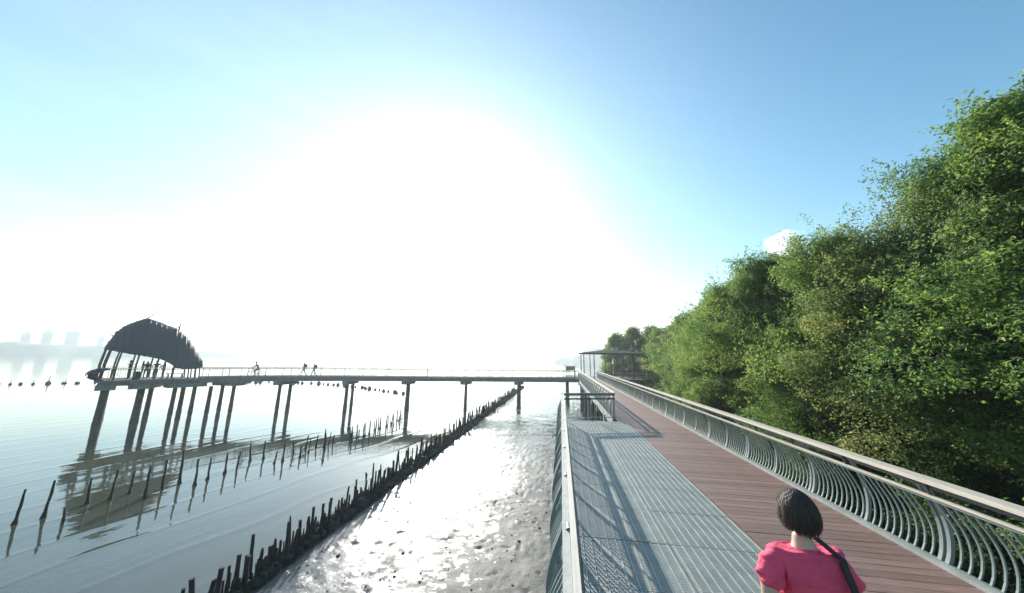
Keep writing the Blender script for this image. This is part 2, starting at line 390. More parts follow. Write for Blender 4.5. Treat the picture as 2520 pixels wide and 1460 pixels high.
# ------------------------------------------------------------------ boardwalk
YE = 47.0
bw = thing('boardwalk', 'long brown plank boardwalk running to the far flat-roofed shelter', 'boardwalk')
bm = MB().box((0, 0, -0.018), (1.975, 0.138, 0.036)).mesh('board', M['board'])
pitch = 0.146; y = 1.0; k = 0
while y < 13.5:
    o = link('board', bm, bw, (3.712, y, random.uniform(-.002, .002))); o.rotation_euler = (random.uniform(-.004, .004), random.uniform(-.0008, .0008), random.uniform(-.0008, .0008))
    y += pitch
b = MB()
while y < YE:
    if y < 14.55: b.box((3.712, y, -0.018 + random.uniform(-.002, .002)), (1.975, 0.138, 0.036))
    else: b.box((3.505, y, -0.018 + random.uniform(-.002, .002)), (2.34, 0.138, 0.036))
    y += pitch
tag(b.build('board', M['board'], bw), kind='stuff')
for x in (2.62, 3.6, 4.55): MB().bar((x, 0.6, -0.145), (x, YE, -0.145), 0.12, 0.2).build('joist', M['dark_steel'], bw)
MB().bar((4.755, 0.6, 0.0), (4.745, YE, 0.0), 0.10, 0.09).build('kerb', M['kerb'], bw)
MB().bar((4.76, 0.6, -0.21), (4.76, YE, -0.21), 0.05, 0.32).build('fascia_beam', M['steel'], bw)
MB().bar((2.26, 15.35, 0.0), (2.26, 43.0, 0.0), 0.10, 0.09).build('kerb', M['kerb'], bw)
MB().bar((2.24, 15.35, -0.21), (2.24, 43.0, -0.21), 0.05, 0.32).build('fascia_beam', M['steel'], bw)
def pile_mesh(r, h, seed):
    random.seed(seed); pts = []; rs = []
    n = 14
    for i in range(n + 1):
        t = i / n; pts.append((0, 0, -h * t)); low = max(0, (t - .35) / .65)
        rs.append(r * (1 + low * (0.12 + random.uniform(-.12, .28))))
    return MB().tube(pts, rs, 10).mesh('pillar', M['pile'])
pile_a = pile_mesh(0.19, 3.7, 3); pile_b = pile_mesh(0.17, 3.7, 5); pile_c = pile_mesh(0.24, 3.7, 8)
for i, y in enumerate(np.arange(4.0, 46, 3.5)):
    MB().box((3.5, y, -0.43), (2.7, 0.4, 0.36)).build('crosshead', M['concrete'], bw)
    for x in (2.55, 4.5):
        o = link('pillar', pile_a if i % 2 else pile_b, bw, (x, y, -0.60)); o.rotation_euler[2] = i * 1.3

# platform of grating on the left
pf = thing('viewing_platform', 'grey green grating platform widening the boardwalk on its left side', 'platform')
PY0, PY1 = 1.2, 14.55; NR = 13; pl = (PY1 - PY0) / NR
gp = MB().box((0, 0, -0.02), (1.222, pl - 0.012, 0.036))
for k in range(int(pl / 0.045)):
    gp.box((0, -pl / 2 + 0.03 + k * 0.045, -0.0034), (1.18, 0.024, 0.006))
gpm = gp.mesh('grating_panel', M['grate'])
barm = MB().box((0, 0, 0.0), (0.012, pl - 0.02, 0.014)).mesh('bar', M['bar'])
for r in range(NR):
    for cx in (0.85, 2.085):
        g = link('grating_panel', gpm, pf, (cx, PY0 + (r + .5) * pl, random.uniform(-.003, .001)))
        for j in range(11):
            link('bar', barm, g, (-0.575 + j * 0.115, 0, 0.0045))
for cx in (0.232, 1.4675, 2.7): MB().bar((cx, PY0, -0.11), (cx, PY1, -0.11), 0.06, 0.14).build('bearer', M['dark_steel'], pf)
MB().bar((0.2, PY1 + .03, -0.10), (2.46, PY1 + .03, -0.10), 0.05, 0.2).build('end_beam', M['steel'], pf)
MB().bar((0.17, PY0, -0.13), (0.17, PY1, -0.13), 0.06, 0.26).build('side_beam', M['steel'], pf)
for y in (3.5, 8.0, 12.6):
    MB().box((1.2, y, -0.36), (2.3, 0.3, 0.3)).build('crosshead', M['concrete'], pf)
    for x in (0.5, 1.9): link('pillar', pile_b, pf, (x, y, -0.5))

# ------------------------------------------------------------------ railings
PROF = [(0.0, 0.0), (0.085, 0.12), (0.135, 0.28), (0.155, 0.44), (0.14, 0.60), (0.085, 0.76), (0.0, 0.90), (-0.07, 1.0)]
def bow_bar(w, t, side, zs=1.0):
    """a bar bowed outwards; side +1 bows to +x"""
    vs = []; fs = []; n = 14
    for i in range(n + 1):
        zz = i / n; o = float(np.interp(zz, [p[1] for p in PROFS], [p[0] for p in PROFS])); e = .02
        dx = float(np.interp(zz + e, [p[1] for p in PROFS], [p[0] for p in PROFS]) - np.interp(zz - e, [p[1] for p in PROFS], [p[0] for p in PROFS])); dz = 2 * e * zs
        L = math.hypot(dx, dz); nx, nz = dz / L, -dx / L
        for (sn, sy) in ((-1, -1), (1, -1), (1, 1), (-1, 1)):
            vs.append((side * (o + sn * nx * t / 2), sy * w / 2, zz * zs + sn * nz * t / 2))
    for i in range(n):
        for k in range(4): fs.append((i * 4 + k, i * 4 + (k + 1) % 4, i * 4 + 4 + (k + 1) % 4, i * 4 + 4 + k))
    fs += [(3, 2, 1, 0), tuple(n * 4 + k for k in range(4))]
    return MB().add(vs, fs)
_z = np.linspace(0, 1, 41)
PROFS = [(float(np.interp(z, [0, .06, .15, .28, .40, .52, .64, .76, .88, 1.0], [0, .03, .062, .086, .092, .080, .050, .005, -.05, -.095])), z) for z in _z]
def railing(label, x, y0, y1, side, n_single, rz=0.0, origin=None, cap_m='cap', group=None, narrow=False):
    """straight railing along local +y at local x; bows to side"""
    t = thing('railing', label, 'railing', origin or (0, 0, 0), rz, group)
    bal = bow_bar(0.021, 0.017, side, .80).mesh('baluster', M['steel']); post = bow_bar(0.045, 0.045, side, 1.0).mesh('post', M['steel'])
    n = int((y1 - y0) / 0.102); far = MB(); cnt = 0
    for i in range(n + 1):
        y = y0 + i * 0.102
        if i % 11 == 0:
            link('post', post, t, (x, y, 0.02))
            if i % 22 == 0: link('post', post, t, (x, y + 0.085, 0.02))
            continue
        if i % 22 == 1: continue
        if cnt < n_single:
            link('baluster', bal, t, (x, y, 0.02)); cnt += 1
        else:
            s = bow_bar(0.021, 0.017, side, .80); far.add([(v[0] + x, v[1] + y, v[2] + 0.02) for v in s.v], s.f)
    if far.v: tag(far.build('baluster', M['steel'], t), kind='stuff')
    seg = 2.46; ns = max(1, round((y1 - y0) / seg)); L = (y1 - y0) / ns
    capx, cw, ch = (x - side * 0.18, 0.165, 0.055) if not narrow else (x - side * 0.135, 0.05, 0.09)
    hx, hzz = x - side * 0.10, 0.845
    cm = MB().box((0, 0, 0), (cw, L - 0.004, ch)).mesh('cap_rail', M[cap_m]); hm = MB().box((0, 0, 0), (.055, L - .004, .03)).mesh('handrail', M[cap_m])
    br = MB().bar((0, 0, 0.0), (-side * 0.05, 0, .19), 0.03, 0.02).mesh('bracket', M['dark_steel'])
    pm = MB().box((0, 0, 0), (0.062, L - 0.004, 0.02)).mesh('cap_plate', M['kerb']); hmn = MB().tube([(0, -.05, 0), (0, .05, 0)], 0.030, 8).mesh('clamp', M['dark_steel'])
    for i in range(ns):
        link('cap_rail', cm, t, (capx, y0 + (i + .5) * L, 1.06)); link('handrail', hm, t, (hx, y0 + (i + .5) * L, hzz))
        if narrow: link('cap_plate', pm, t, (capx + side * .059, y0 + (i + .5) * L, 1.045))
        for q in (0.25, 0.75):
            link('bracket', br, t, (hx, y0 + (i + q) * L, hzz + .01))
            if narrow: link('clamp', hmn, t, (capx + side * .035, y0 + (i + q) * L, 1.045))
    MB().bar((x - side * 0.088, y0, 0.812), (x - side * 0.088, y1, 0.812), 0.04, 0.03).build('top_rail', M['steel'], t)
    if not narrow: MB().bar((x - side * .10, y0, .96), (x - side * .10, y1, .96), .03, .04).build('middle_rail', M['dark_steel'], t)
    MB().bar((x, y0, 0.035), (x, y1, 0.035), 0.05, 0.03).build('bottom_rail', M['steel'], t)
    return t
railing('long railing with pale timber cap and bowed grey bars beside the trees', 4.80, 0.9, 46.3, 1, 130)
railing('pale-capped railing with bowed bars along the platform above the glaring mud', -0.05, 1.2, 14.5, -1, 120, narrow=True)
railing('bowed-bar railing on the left of the boardwalk past the platform corner', 2.22, 15.4, 43.0, -1, 20, narrow=True)
# cross railing closing the far end of the platform
t = thing('railing', 'short railing with dark bars closing the far end of the platform', 'railing')
A, B = Vector((0.02, 14.45, 0)), Vector((2.30, 15.2, 0))
A2, B2 = A + Vector((0, 0, 1.05)), B + Vector((0, 0, 1.05))
MB().bar(A2, B2, 0.12, 0.075).build('cap_rail', M['dark_steel'], t)
MB().tube([A + Vector((0, -.10, .86)), B + Vector((0, -.10, .86))], 0.034).build('handrail', M['dark_steel'], t)
MB().bar(A + Vector((0, -.02, .985)), B + Vector((0, -.02, .985)), 0.03, 0.03).build('top_rail', M['kerb'], t)
MB().bar(A + Vector((0, 0, .08)), B + Vector((0, 0, .08)), 0.04, 0.03).build('bottom_rail', M['steel'], t)
sm = MB().box((0, 0, 0.52), (0.010, 0.010, 0.92)).mesh('baluster', M['steel'])
for i in range(1, 14): link('baluster', sm, t, A.lerp(B, i / 14))
pm = MB().box((0, 0, 0.5), (0.06, 0.06, 1.0)).mesh('post', M['steel'])
for f in (0.0, 0.5, 1.0): link('post', pm, t, A.lerp(B, f * .97 + .015))
d = MB().tube([(1.55, 16.2, -3.8), (1.52, 16.1, -2.6), (1.6, 16.15, -2.0), (1.48, 16.1, -1.3), (1.4, 16.1, -1.0)], [.09, .075, .07, .05, .03], 8)
d.tube([(1.6, 16.15, -2.0), (1.85, 16.2, -1.7), (1.95, 16.3, -2.1), (2.0, 16.3, -2.9)], [.06, .05, .04, .02], 7)
tag(d.build('dead_branch', M['driftwood']), 'bleached forked dead branch standing in the mud beyond the platform', 'branch')

# ------------------------------------------------------------------ pier
near = [Vector(p) for p in ((2.2, 45.45, 0), (0.5, 44.8, 0), (-12.0, 41.1, 0), (-25.4, 36.8, 0), (-31.6, 34.0, 0), (-35.0, 31.8, 0), (-37.0, 29.06, 0))]
def offset(line, d):
    out = []
    for i, p in enumerate(line):
        t = (line[min(i + 1, len(line) - 1)] - line[max(i - 1, 0)]).normalized()
        out.append(p + Vector((t.y, -t.x, 0)) * d)      # away from the camera
    return out
PW = 2.3
farl = offset(near, PW)
pier = thing('pier', 'long pale concrete pier on thin pillars running out to the pavilion', 'pier')
def strip(name, l0, l1, z0, z1, m, parent):
    b = MB()
    for i in range(len(l0) - 1):
        a, c, d, e = l0[i], l0[i + 1], l1[i + 1], l1[i]
        b.add([(p.x, p.y, z) for z in (z0, z1) for p in (a, c, d, e)], [(3, 2, 1, 0), (4, 5, 6, 7), (0, 1, 5, 4), (1, 2, 6, 5), (2, 3, 7, 6), (3, 0, 4, 7)])
    return b.build(name, m, parent)
strip('deck_slab', near, farl, -0.14, 0.0, M['concrete'], pier)
strip('edge_kerb', offset(near, -.04), offset(near, .06), -0.16, 0.09, M['concrete'], pier)
strip('edge_kerb', offset(farl, -.06), offset(farl, .04), -0.16, 0.09, M['kerb'], pier)
strip('girder', offset(near, .10), offset(near, .36), -0.50, -0.145, M['concrete'], pier)
strip('girder', offset(farl, -.36), offset(farl, -.10), -0.50, -0.145, M['concrete'], pier)
def along(line, s):
    for i in range(len(line) - 1):
        L = (line[i + 1] - line[i]).length
        if s <= L or i == len(line) - 2: return line[i].lerp(line[i + 1], s / L), (line[i + 1] - line[i]).normalized()
        s -= L
def pier_rail(line, label, inward):
    t = thing('railing', label, 'railing'); tot = sum((line[i + 1] - line[i]).length for i in range(len(line) - 1))
    b = MB(); pm = MB().box((0, 0, 0.52), (0.06, 0.06, 1.0)).mesh('post', M['steel'])
    s = 0.3; k = 0
    while s < tot - .2:
        p, d = along(line, s)
        if k % 13 == 0:
            o = link('post', pm, t, p); o.rotation_euler[2] = math.atan2(d.y, d.x)
        else: b.bar(p + Vector((0, 0, .1)), p + Vector((0, 0, 1.0)), 0.014, 0.014)
        s += 0.125; k += 1
    tag(b.build('baluster', M['steel'], t), kind='stuff')
    for z, w, nm in ((1.06, .13, 'cap_rail'), (.90, .05, 'handrail')):
        c = MB()
        for i in range(len(line) - 1): c.bar(line[i] + Vector((0, 0, z)), line[i + 1] + Vector((0, 0, z)), w, 0.05)
        c.build(nm, M['cap'] if z > 1 else M['steel'], t)
pier_rail(offset(near, .08), 'pier railing on the side facing the mudflat', 1)
pier_rail(offset(farl, -.08), 'pier railing on the open-water side', -1)
def bent(pts, meshes, ztop=-0.88, w=0.6, ext=.7, parent=None):
    """pile cap over the listed piles"""
    a, c = Vector((*pts[0], 0)), Vector((*pts[-1], 0)); d = (c - a)
    d = d.normalized() if d.length > .01 else Vector((.25, .97, 0)).normalized()
    mid = sum((Vector((*q, 0)) for q in pts), Vector()) / len(pts)
    e = d * ext; z = Vector((0, 0, ztop + .18))
    MB().bar(a - e + z, c + e + z, w, 0.40).build('pile_cap', M['concrete'], pier)
    for k, q in enumerate(pts):
        o = link('pillar', meshes[k % len(meshes)], pier, (q[0], q[1], ztop)); o.rotation_euler[2] = q[0] * 3
pile_d = pile_mesh(0.26, 3.7, 14)
bent([(-37.21, 31.82), (-36.69, 30.16), (-35.66, 31.74)], [pile_b], w=1.3)
bent([(-32.25, 34.18), (-32.25, 35.68)], [pile_b, pile_a])
bent([(-25.82, 37.16), (-25.95, 38.51)], [pile_a, pile_b])
bent([(-19.25, 39.93)], [pile_d], ext=1.0)
bent([(-12.31, 42.15)], [pile_a], ext=1.0)
bent([(-5.58, 44.15)], [pile_d], ext=1.0)
# ------------------------------------------------------------------ pavilion at the end of the pier
A0 = Vector((-40.27, 23.22, 0)); U = Vector((-37.0, 29.06, 0)) - A0; LU = U.length; U.normalize(); V = Vector((-U.y, U.x, 0))
pv = thing('pavilion', 'dark shingled shell-roofed pavilion on stilts at the end of the pier', 'pavilion', A0, math.atan2(U.y, U.x))
PD = 5.0
MB().add([(0, .9, 0), (.5, 0, 0), (LU + .3, 0, 0), (LU + .3, 2.3, 0), (5.2, PD, 0), (.5, PD, 0), (0, PD - .9, 0)] + [(0, .9, -.2), (.5, 0, -.2), (LU + .3, 0, -.2), (LU + .3, 2.3, -.2), (5.2, PD, -.2), (.5, PD, -.2), (0, PD - .9, -.2)],
         [(0, 1, 2, 3, 4, 5, 6), (13, 12, 11, 10, 9, 8, 7)] + [(i, i + 7, (i + 1) % 7 + 7, (i + 1) % 7) for i in range(7)]).build('deck_slab', M['concrete'], pv)
for v in (0.45, PD / 2, PD - .45): MB().box((LU / 2 + .1, v, -.36), (LU * .96 if v < 4 else 4.4, .35, .32)).build('girder', M['concrete'], pv)
bent([(-40.69, 24.3), (-43.25, 25.89)], [pile_d], -.85, 1.2)
bent([(-39.54, 26.16), (-41.05, 27.96)], [pile_d, pile_a], -.85, 1.4)
bent([(-38.35, 28.08), (-39.43, 29.63), (-37.81, 29.46)], [pile_b, pile_a], -.85, 1.6)
ridge = [(.15, 3.1), (.35, 3.95), (.7, 4.6), (1.1, 5.05), (1.7, 5.5), (2.35, 5.9), (3.4, 5.5), (4.5, 5.0), (5.4, 4.15), (6.1, 3.05), (6.75, 1.8)]
eave = [(.15, 2.8), (.35, 2.75), (1.4, 2.5), (2.6, 2.2), (3.7, 1.95), (4.4, 1.5), (4.9, 1.0), (6.25, .95), (6.75, 1.1)]
def li(tab, u):
    return float(np.interp(u, [a for a, _ in tab], [b for _, b in tab]))
NS = 17; us = np.linspace(.15, 6.75, NS + 1)
NV = 14
def roof_pt(u, s, lift=0.0):
    """s -1..1 across"""
    wl = 2.45 * min(1, .72 + .5 * math.sin(min(1, (u - .3) / 3.2) * math.pi / 2)) * (1 if u < 4.6 else max(.45, 1 - (u - 4.6) * .24))
    vc = PD / 2 if u < 4 else PD / 2 - (u - 4) * .42
    e = li(eave, u)
    if s > 0: e = max(e, 2.3 - max(0, u - 5.6) * .6)
    r = li(ridge, u)
    z = e + (r - e) * (1 - abs(s) ** 2.1) + lift
    return (u, vc + wl * math.copysign(abs(s) ** .9, s), z)
for i in range(NS):
    u0, u1 = us[i], us[i + 1] + 0.10
    vs = []; fs = []
    for j in range(NV + 1):
        s = -1 + 2 * j / NV
        for (u, l) in ((u0, 0.0), (u1, 0.06)):
            p = roof_pt(min(u, 6.85), s, l); vs.append(p); vs.append((p[0], p[1], p[2] - .07))
    for j in range(NV):
        a = j * 4; c = a + 4
        fs += [(a, a + 2, c + 2, c), (a + 1, c + 1, c + 3, a + 3), (a, c, c + 1, a + 1), (a + 2, a + 3, c + 3, c + 2)]
    fs += [(0, 1, 3, 2), (NV * 4, NV * 4 + 2, NV * 4 + 3, NV * 4 + 1)]
    st = MB().add(vs, fs, False).build('roof_strip', M['shingle'], pv)
    MB().tube([roof_pt(min(u1, 6.8), -1 + 2 * j / 12, .045) for j in range(13)], .04, 6).build('rib', M['dark_steel'], st)
    b = MB()         # shingle ends standing along the crest
    for q in range(3):
        uu = u0 + (u1 - u0) * (q + .5) / 3; p = roof_pt(min(uu, 6.7), random.uniform(-.08, .02), .05)
        b.box((p[0], p[1], p[2] - .04), (.12, .30, .08 + .07 * random.random()))
    b.build('ridge_shingle', M['shingle'], st)
p = roof_pt(2.3, 0)
MB().tube([(1.7, p[1], p[2] - .5), (2.35, p[1], p[2]), (2.75, p[1], p[2] + .5), (3.1, p[1], p[2] + 1.1), (3.2, p[1], p[2] + 1.5)], [.05, .05, .04, .03, .015], 6).build('finial', M['steel'], pv)
p = roof_pt(4.7, 0)
MB().tube([(4.7, p[1], p[2] - .2), (4.76, p[1], p[2] + .5), (4.76, p[1], p[2] + .95)], [.10, .05, .02], 6).tube([(4.45, p[1], p[2] + .1), (4.76, p[1], p[2] + .5)], .035, 6).build('finial', M['dark_steel'], pv)
for (ub, ut) in ((.06, .25), (.3, .55), (1.0, 1.2), (2.2, 2.3), (3.5, 3.6)):
    for s in (-1, 1):
        pt = roof_pt(ut, s * .94); vb = .18 if s < 0 else PD - .18
        MB().tube([(ub, vb, 0), ((ub + pt[0]) / 2 - .05, (vb + pt[1]) / 2, pt[2] / 2), (pt[0], pt[1], pt[2] + .05)], [.075, .07, .06], 8).build('post', M['shingle'], pv)
for u in (5.75, 6.25, 6.6):
    for s in (-1, 1):
        pt = roof_pt(u, s * .9); MB().tube([(u + .1, max(.12, min(pt[1], 2.2)), 0), (pt[0], pt[1], pt[2] + .06)], .06, 8).build('post', M['shingle'], pv)
# pavilion railing with bowed bars
t = thing('railing', 'dark bowed-bar railing wrapping round the pavilion deck', 'railing', A0, math.atan2(U.y, U.x))
loop = [Vector(p) for p in ((5.6, .06, 0), (.52, .06, 0), (.06, .92, 0), (.06, PD - .92, 0), (.52, PD - .06, 0), (5.1, PD - .06, 0))]
fb = MB(); cb = MB(); hb = MB()
for i in range(len(loop) - 1):
    a, c = loop[i], loop[i + 1]; L = (c - a).length; d = (c - a) / L; nrm = Vector((d.y, -d.x, 0))
    ctr = Vector((2.8, PD / 2, 0))
    if nrm.dot((a + c) / 2 - ctr) < 0: nrm = -nrm
    sp_ = .08 if i in (1, 2, 3) else .14
    for k in range(int(L / sp_)):
        q = a + d * (sp_ * k + .04)
        big = 2.6 if i in (1, 2, 3) else 0.9
        pts = [q + nrm * (o * big * 1.5) + Vector((0, 0, z + .02)) for o, z in PROF[::1]]
        fb.tube(pts, .038 if i in (1, 2, 3) else .012, 4)
    cb.bar(a + Vector((0, 0, 1.06)), c + Vector((0, 0, 1.06)), .13, .05); hb.bar(a - nrm * .1 + Vector((0, 0, .92)), c - nrm * .1 + Vector((0, 0, .92)), .05, .05)
tag(fb.build('baluster', M['dark_steel'], t), kind='stuff'); cb.build('cap_rail', M['cap'], t); hb.build('handrail', M['dark_steel'], t)
wd = pv.matrix_basis
def pvw(u, v, z=0): return A0 + U * u + V * v + Vector((0, 0, z))
bn = thing('bench', 'low dark slatted bench inside the shell-roofed pavilion', 'bench', pvw(5.05, 1.3), math.atan2(U.y, U.x))
for k in range(4): MB().box((0, -.18 + .12 * k, .45), (1.3, .10, .04)).build('slat', M['seat'], bn)
for x in (-.5, .5): MB().box((x, 0, .215), (.08, .4, .43)).build('leg', M['dark_steel'], bn)

# ------------------------------------------------------------------ far shelter on the plaza
pz = thing('shelter', 'flat-roofed open shelter on posts at the far end of the boardwalk', 'shelter')
MB().box((6.9, 51.0, -.12), (12.6, 8.0, .24)).build('deck_slab', M['concrete'], pz)
MB().box((6.9, 46.97, -.30), (12.6, .2, .5)).build('edge_beam', M['dark_steel'], pz)
b = MB(); x0, x1, y0, y1 = 2.7, 11.7, 46.2, 54.0
b.add([(x0, y0, 3.38), (x1, y0, 3.38), (x1, y1, 3.38), (x0, y1, 3.38), (x0, y0, 3.48), (x1, y0, 3.48), (x1, y1, 3.48), (x0, y1, 3.48), (6.0, 49.5, 3.95), (9.5, 49.5, 3.95)],
      [(3, 2, 1, 0), (0, 1, 5, 4), (1, 2, 6, 5), (2, 3, 7, 6), (3, 0, 4, 7), (4, 5, 9, 8), (5, 6, 9), (6, 7, 8, 9), (7, 4, 8)])
b.build('roof', M['roofmetal'], pz)
for x in (3.2, 4.6, 6.9, 8.3, 9.7, 11.2):
    for y in (46.9, 53.4): MB().box((x, y, 1.69), (.12, .12, 3.38)).build('post', M['dark_steel'], pz)
for x in (0.9, 4.0, 7.0, 10.0, 12.5):
    for y in (47.6, 53.5): link('pillar', pile_a, pz, (x, y, -.3))
t = thing('railing', 'dark close-barred railing along the front of the flat-roofed shelter', 'railing')
b = MB()
for k in range(66): b.box((5.1 + k * .12, 47.1, .55), (.04, .04, 1.0))
tag(b.build('baluster', M['dark_steel'], t), kind='stuff')
for z in (.12, .55, 1.02): MB().bar((5.05, 47.1, z), (13.0, 47.1, z), .08, .07).build('rail', M['dark_steel'], t)
t = thing('railing', 'dark railing corner where the pier meets the boardwalk', 'railing')
b = MB()
for k in range(14): b.box((.9 + k * .1, 46.3, .5), (.035, .035, 1.0))
for k in range(12): b.box((2.2, 43.1 + k * .12, .5), (.035, .035, 1.0))
tag(b.build('baluster', M['dark_steel'], t), kind='stuff')
for z in (.12, 1.03): MB().bar((.8, 46.3, z), (2.4, 46.3, z), .07, .06).bar((2.2, 43.05, z), (2.2, 44.6, z), .07, .06).build('rail', M['dark_steel'], t)
bn = thing('notice_board', 'low framed board on two posts where the pier leaves the boardwalk', 'sign', (1.3, 46.6, 0))
for x in (-.55, .55): MB().box((x, 0, .75), (.08, .08, 1.5)).build('leg', M['dark_steel'], bn)
MB().box((0, -.05, 1.32), (1.3, .05, .5)).build('panel', M['concrete'], bn)
MB().box((0, 0, 1.62), (1.5, .35, .05)).build('roof', M['dark_steel'], bn)

# ------------------------------------------------------------------ stakes, floats
def stake_mesh(h, r, seed):
    random.seed(seed); n = 7; lx, ly = random.uniform(-.06, .06), random.uniform(-.06, .06)
    pts = [(lx * (i / n) + random.uniform(-.006, .006), ly * (i / n), -.35 + (h + .35) * i / n) for i in range(n + 1)]
    rs = [r * (1.25 - .5 * i / n) * random.uniform(.8, 1.25) for i in range(n + 1)]
    return MB().tube(pts, rs, 6).mesh('stake', M['stake'])
stakes = [stake_mesh(.55 + .13 * i, .035 + .004 * (i % 4), 20 + i) for i in range(7)]
random.seed(12)
y = 4.6; n = 0; gl = 'stakes of the long fence on the mud edge'
while y < 76 and n < 290:
    x = FX + random.uniform(-.12, .12)
    i = min(6, int(abs(random.gauss(3.7, 1.8))))
    o = link('stake', stakes[i], None, (x, y, WZ + .02)); o.rotation_euler = (random.gauss(0, .05), random.gauss(0, .05), random.uniform(0, 6.28))
    o.scale = (random.uniform(.8, 1.5),) * 2 + (random.uniform(.8, 1.15),)
    tag(o, 'dark rotten stake in the dense fence between mud and water', 'stake', gl)
    n += 1; y += random.uniform(.10, .27) * (1 + max(0, (y - 25)) * .008)
# oyster clad bank at the foot of the fence
b = MB(); random.seed(5); y = 4.0
while y < 76:
    for q in range(3):
        r = random.uniform(.08, .22) * (.7 if y < 12 else 1)
        b.ball((FX + random.uniform(-.2, .3), y + random.uniform(-.1, .1), WZ + random.uniform(-.02, .20)), (r, r * 1.2, r * random.uniform(.6, 1.3)), 6, 4, jag=.9)
    for _ in range(4):
        r = random.uniform(.015, .045); x = FX + random.uniform(-.2, .2); h = random.uniform(.15, .62)
        b.tube([(x, y, WZ - .1), (x + random.uniform(-.05, .05), y + random.uniform(-.05, .05), WZ + h)], [r, r * .6], 5)
    y += .09 + max(0, y - 20) * .003
tag(b.build('rubble', M['oyster']), 'oyster clad rubble and broken stubs banked along the stake fence', 'rubble', kind='stuff')
poles = [(-20.7, 10.74, 1.21), (-20.4, 11.28, 1.34), (-18.95, 11.07, 0.57), (-20.47, 12.56, 1.04), (-20.09, 13.05, 1.25), (-20.1, 13.73, 0.96), (-18.84, 13.51, 1.37), (-19.21, 14.38, 1.36), (-19.29, 15.16, 1.63), (-18.23, 15.09, 1.23), (-18.46, 15.89, 1.09), (-18.53, 16.81, 1.05), (-18.54, 17.49, 0.98), (-19.13, 18.89, 1.06), (-18.73, 19.39, 1.09), (-17.42, 18.84, 0.7), (-17.25, 19.28, 1.07), (-17.61, 20.52, 0.88), (-16.86, 20.22, 0.74), (-17.94, 21.95, 0.87), (-17.61, 22.56, 0.83), (-17.05, 22.68, 1.25), (-16.87, 23.29, 0.71), (-16.35, 24.63, 1.05), (-16.41, 25.56, 1.03), (-16.15, 26.04, 0.95), (-16.28, 27.05, 1.09), (-16.44, 28.31, 1.04), (-16.48, 29.17, 1.07), (-16.44, 30.1, 1.03), (-16.71, 31.63, 1.04), (-16.93, 33.11, 1.09), (-17.38, 34.68, 1.19)]
ORD = 'first second third fourth fifth sixth seventh eighth ninth tenth eleventh twelfth thirteenth fourteenth fifteenth sixteenth seventeenth eighteenth nineteenth twentieth twenty-first twenty-second twenty-third twenty-fourth twenty-fifth twenty-sixth twenty-seventh twenty-eighth twenty-ninth thirtieth thirty-first thirty-second thirty-third'.split()
polem = []
for s in range(5):
    random.seed(60 + s); pts = []; rs = []
    for i in range(10):
        t = i / 9; pts.append((random.uniform(-.012, .012) + .05 * t, random.uniform(-.012, .012), -.5 + 1.5 * t)); rs.append((.066 - .032 * t) * random.uniform(.85, 1.2) + (.035 if i == 3 else 0) * (s != 2))
    polem.append(MB().tube(pts, rs, 7).mesh('pole', M['stake']))
for i, (x, y, h) in enumerate(poles):
    o = link('pole', polem[i % 5], None, (x * .977, y * .977, WZ)); o.scale = (1, 1, h * .977); o.rotation_euler = (random.gauss(0, .03), random.gauss(0, .04), i * 1.7)
    lab = {0: 'thin dark pole with a clump at its waterline, nearest the left edge', 1: 'slim dark pole second from the left edge in the water'}.get(i, f'{ORD[i]} pole from the left in the spaced row standing in the water')
    tag(o, lab, 'pole', 'poles standing in the water')
random.seed(90)
for k in range(16):
    t_ = (k + random.random()) / 16; x = -15.9 + random.uniform(-.5, .5) - .9 * abs(t_ - .4); y = 20.5 + 13.5 * t_
    o = link('pole', polem[k % 5], None, (x, y, WZ)); o.scale = (.8, .8, random.uniform(.5, 1.1)); o.rotation_euler = (random.gauss(0, .06), random.gauss(0, .06), k)
    tag(o, 'short thin pole in the crowded far part of the water row near the pier', 'pole', 'short poles crowded near the pier')
# net floats in the distance
path = [Vector(p) for p in ((-27.4, 54.8, 0), (-42, 64, 0), (-56, 69, 0), (-76, 67, 0), (-97, 54, 0), (-112, 40, 0))]
tot = sum((path[i + 1] - path[i]).length for i in range(5)); s = 0; random.seed(31)
fm = [MB().tube([(0, 0, -.3), (0.03, 0, h)], [.06, .04], 6).ball((0.05, 0, .12), (.32, .32, .3), 8, 6).mesh('float', M['float']) for h in (.9, .6, 1.2)]
i = 0
while s < tot - 1:
    p, d = along(path, s)
    o = link('net_float', fm[i % 3], None, (p.x + random.uniform(-.4, .4), p.y + random.uniform(-.4, .4), WZ)); o.scale = (random.uniform(.6, 1.4),) * 3
    tag(o, 'dark float with a short post in the distant line across the water', 'float', 'net floats in a line far out on the water')
    s += random.uniform(.6, 2.0); i += 1

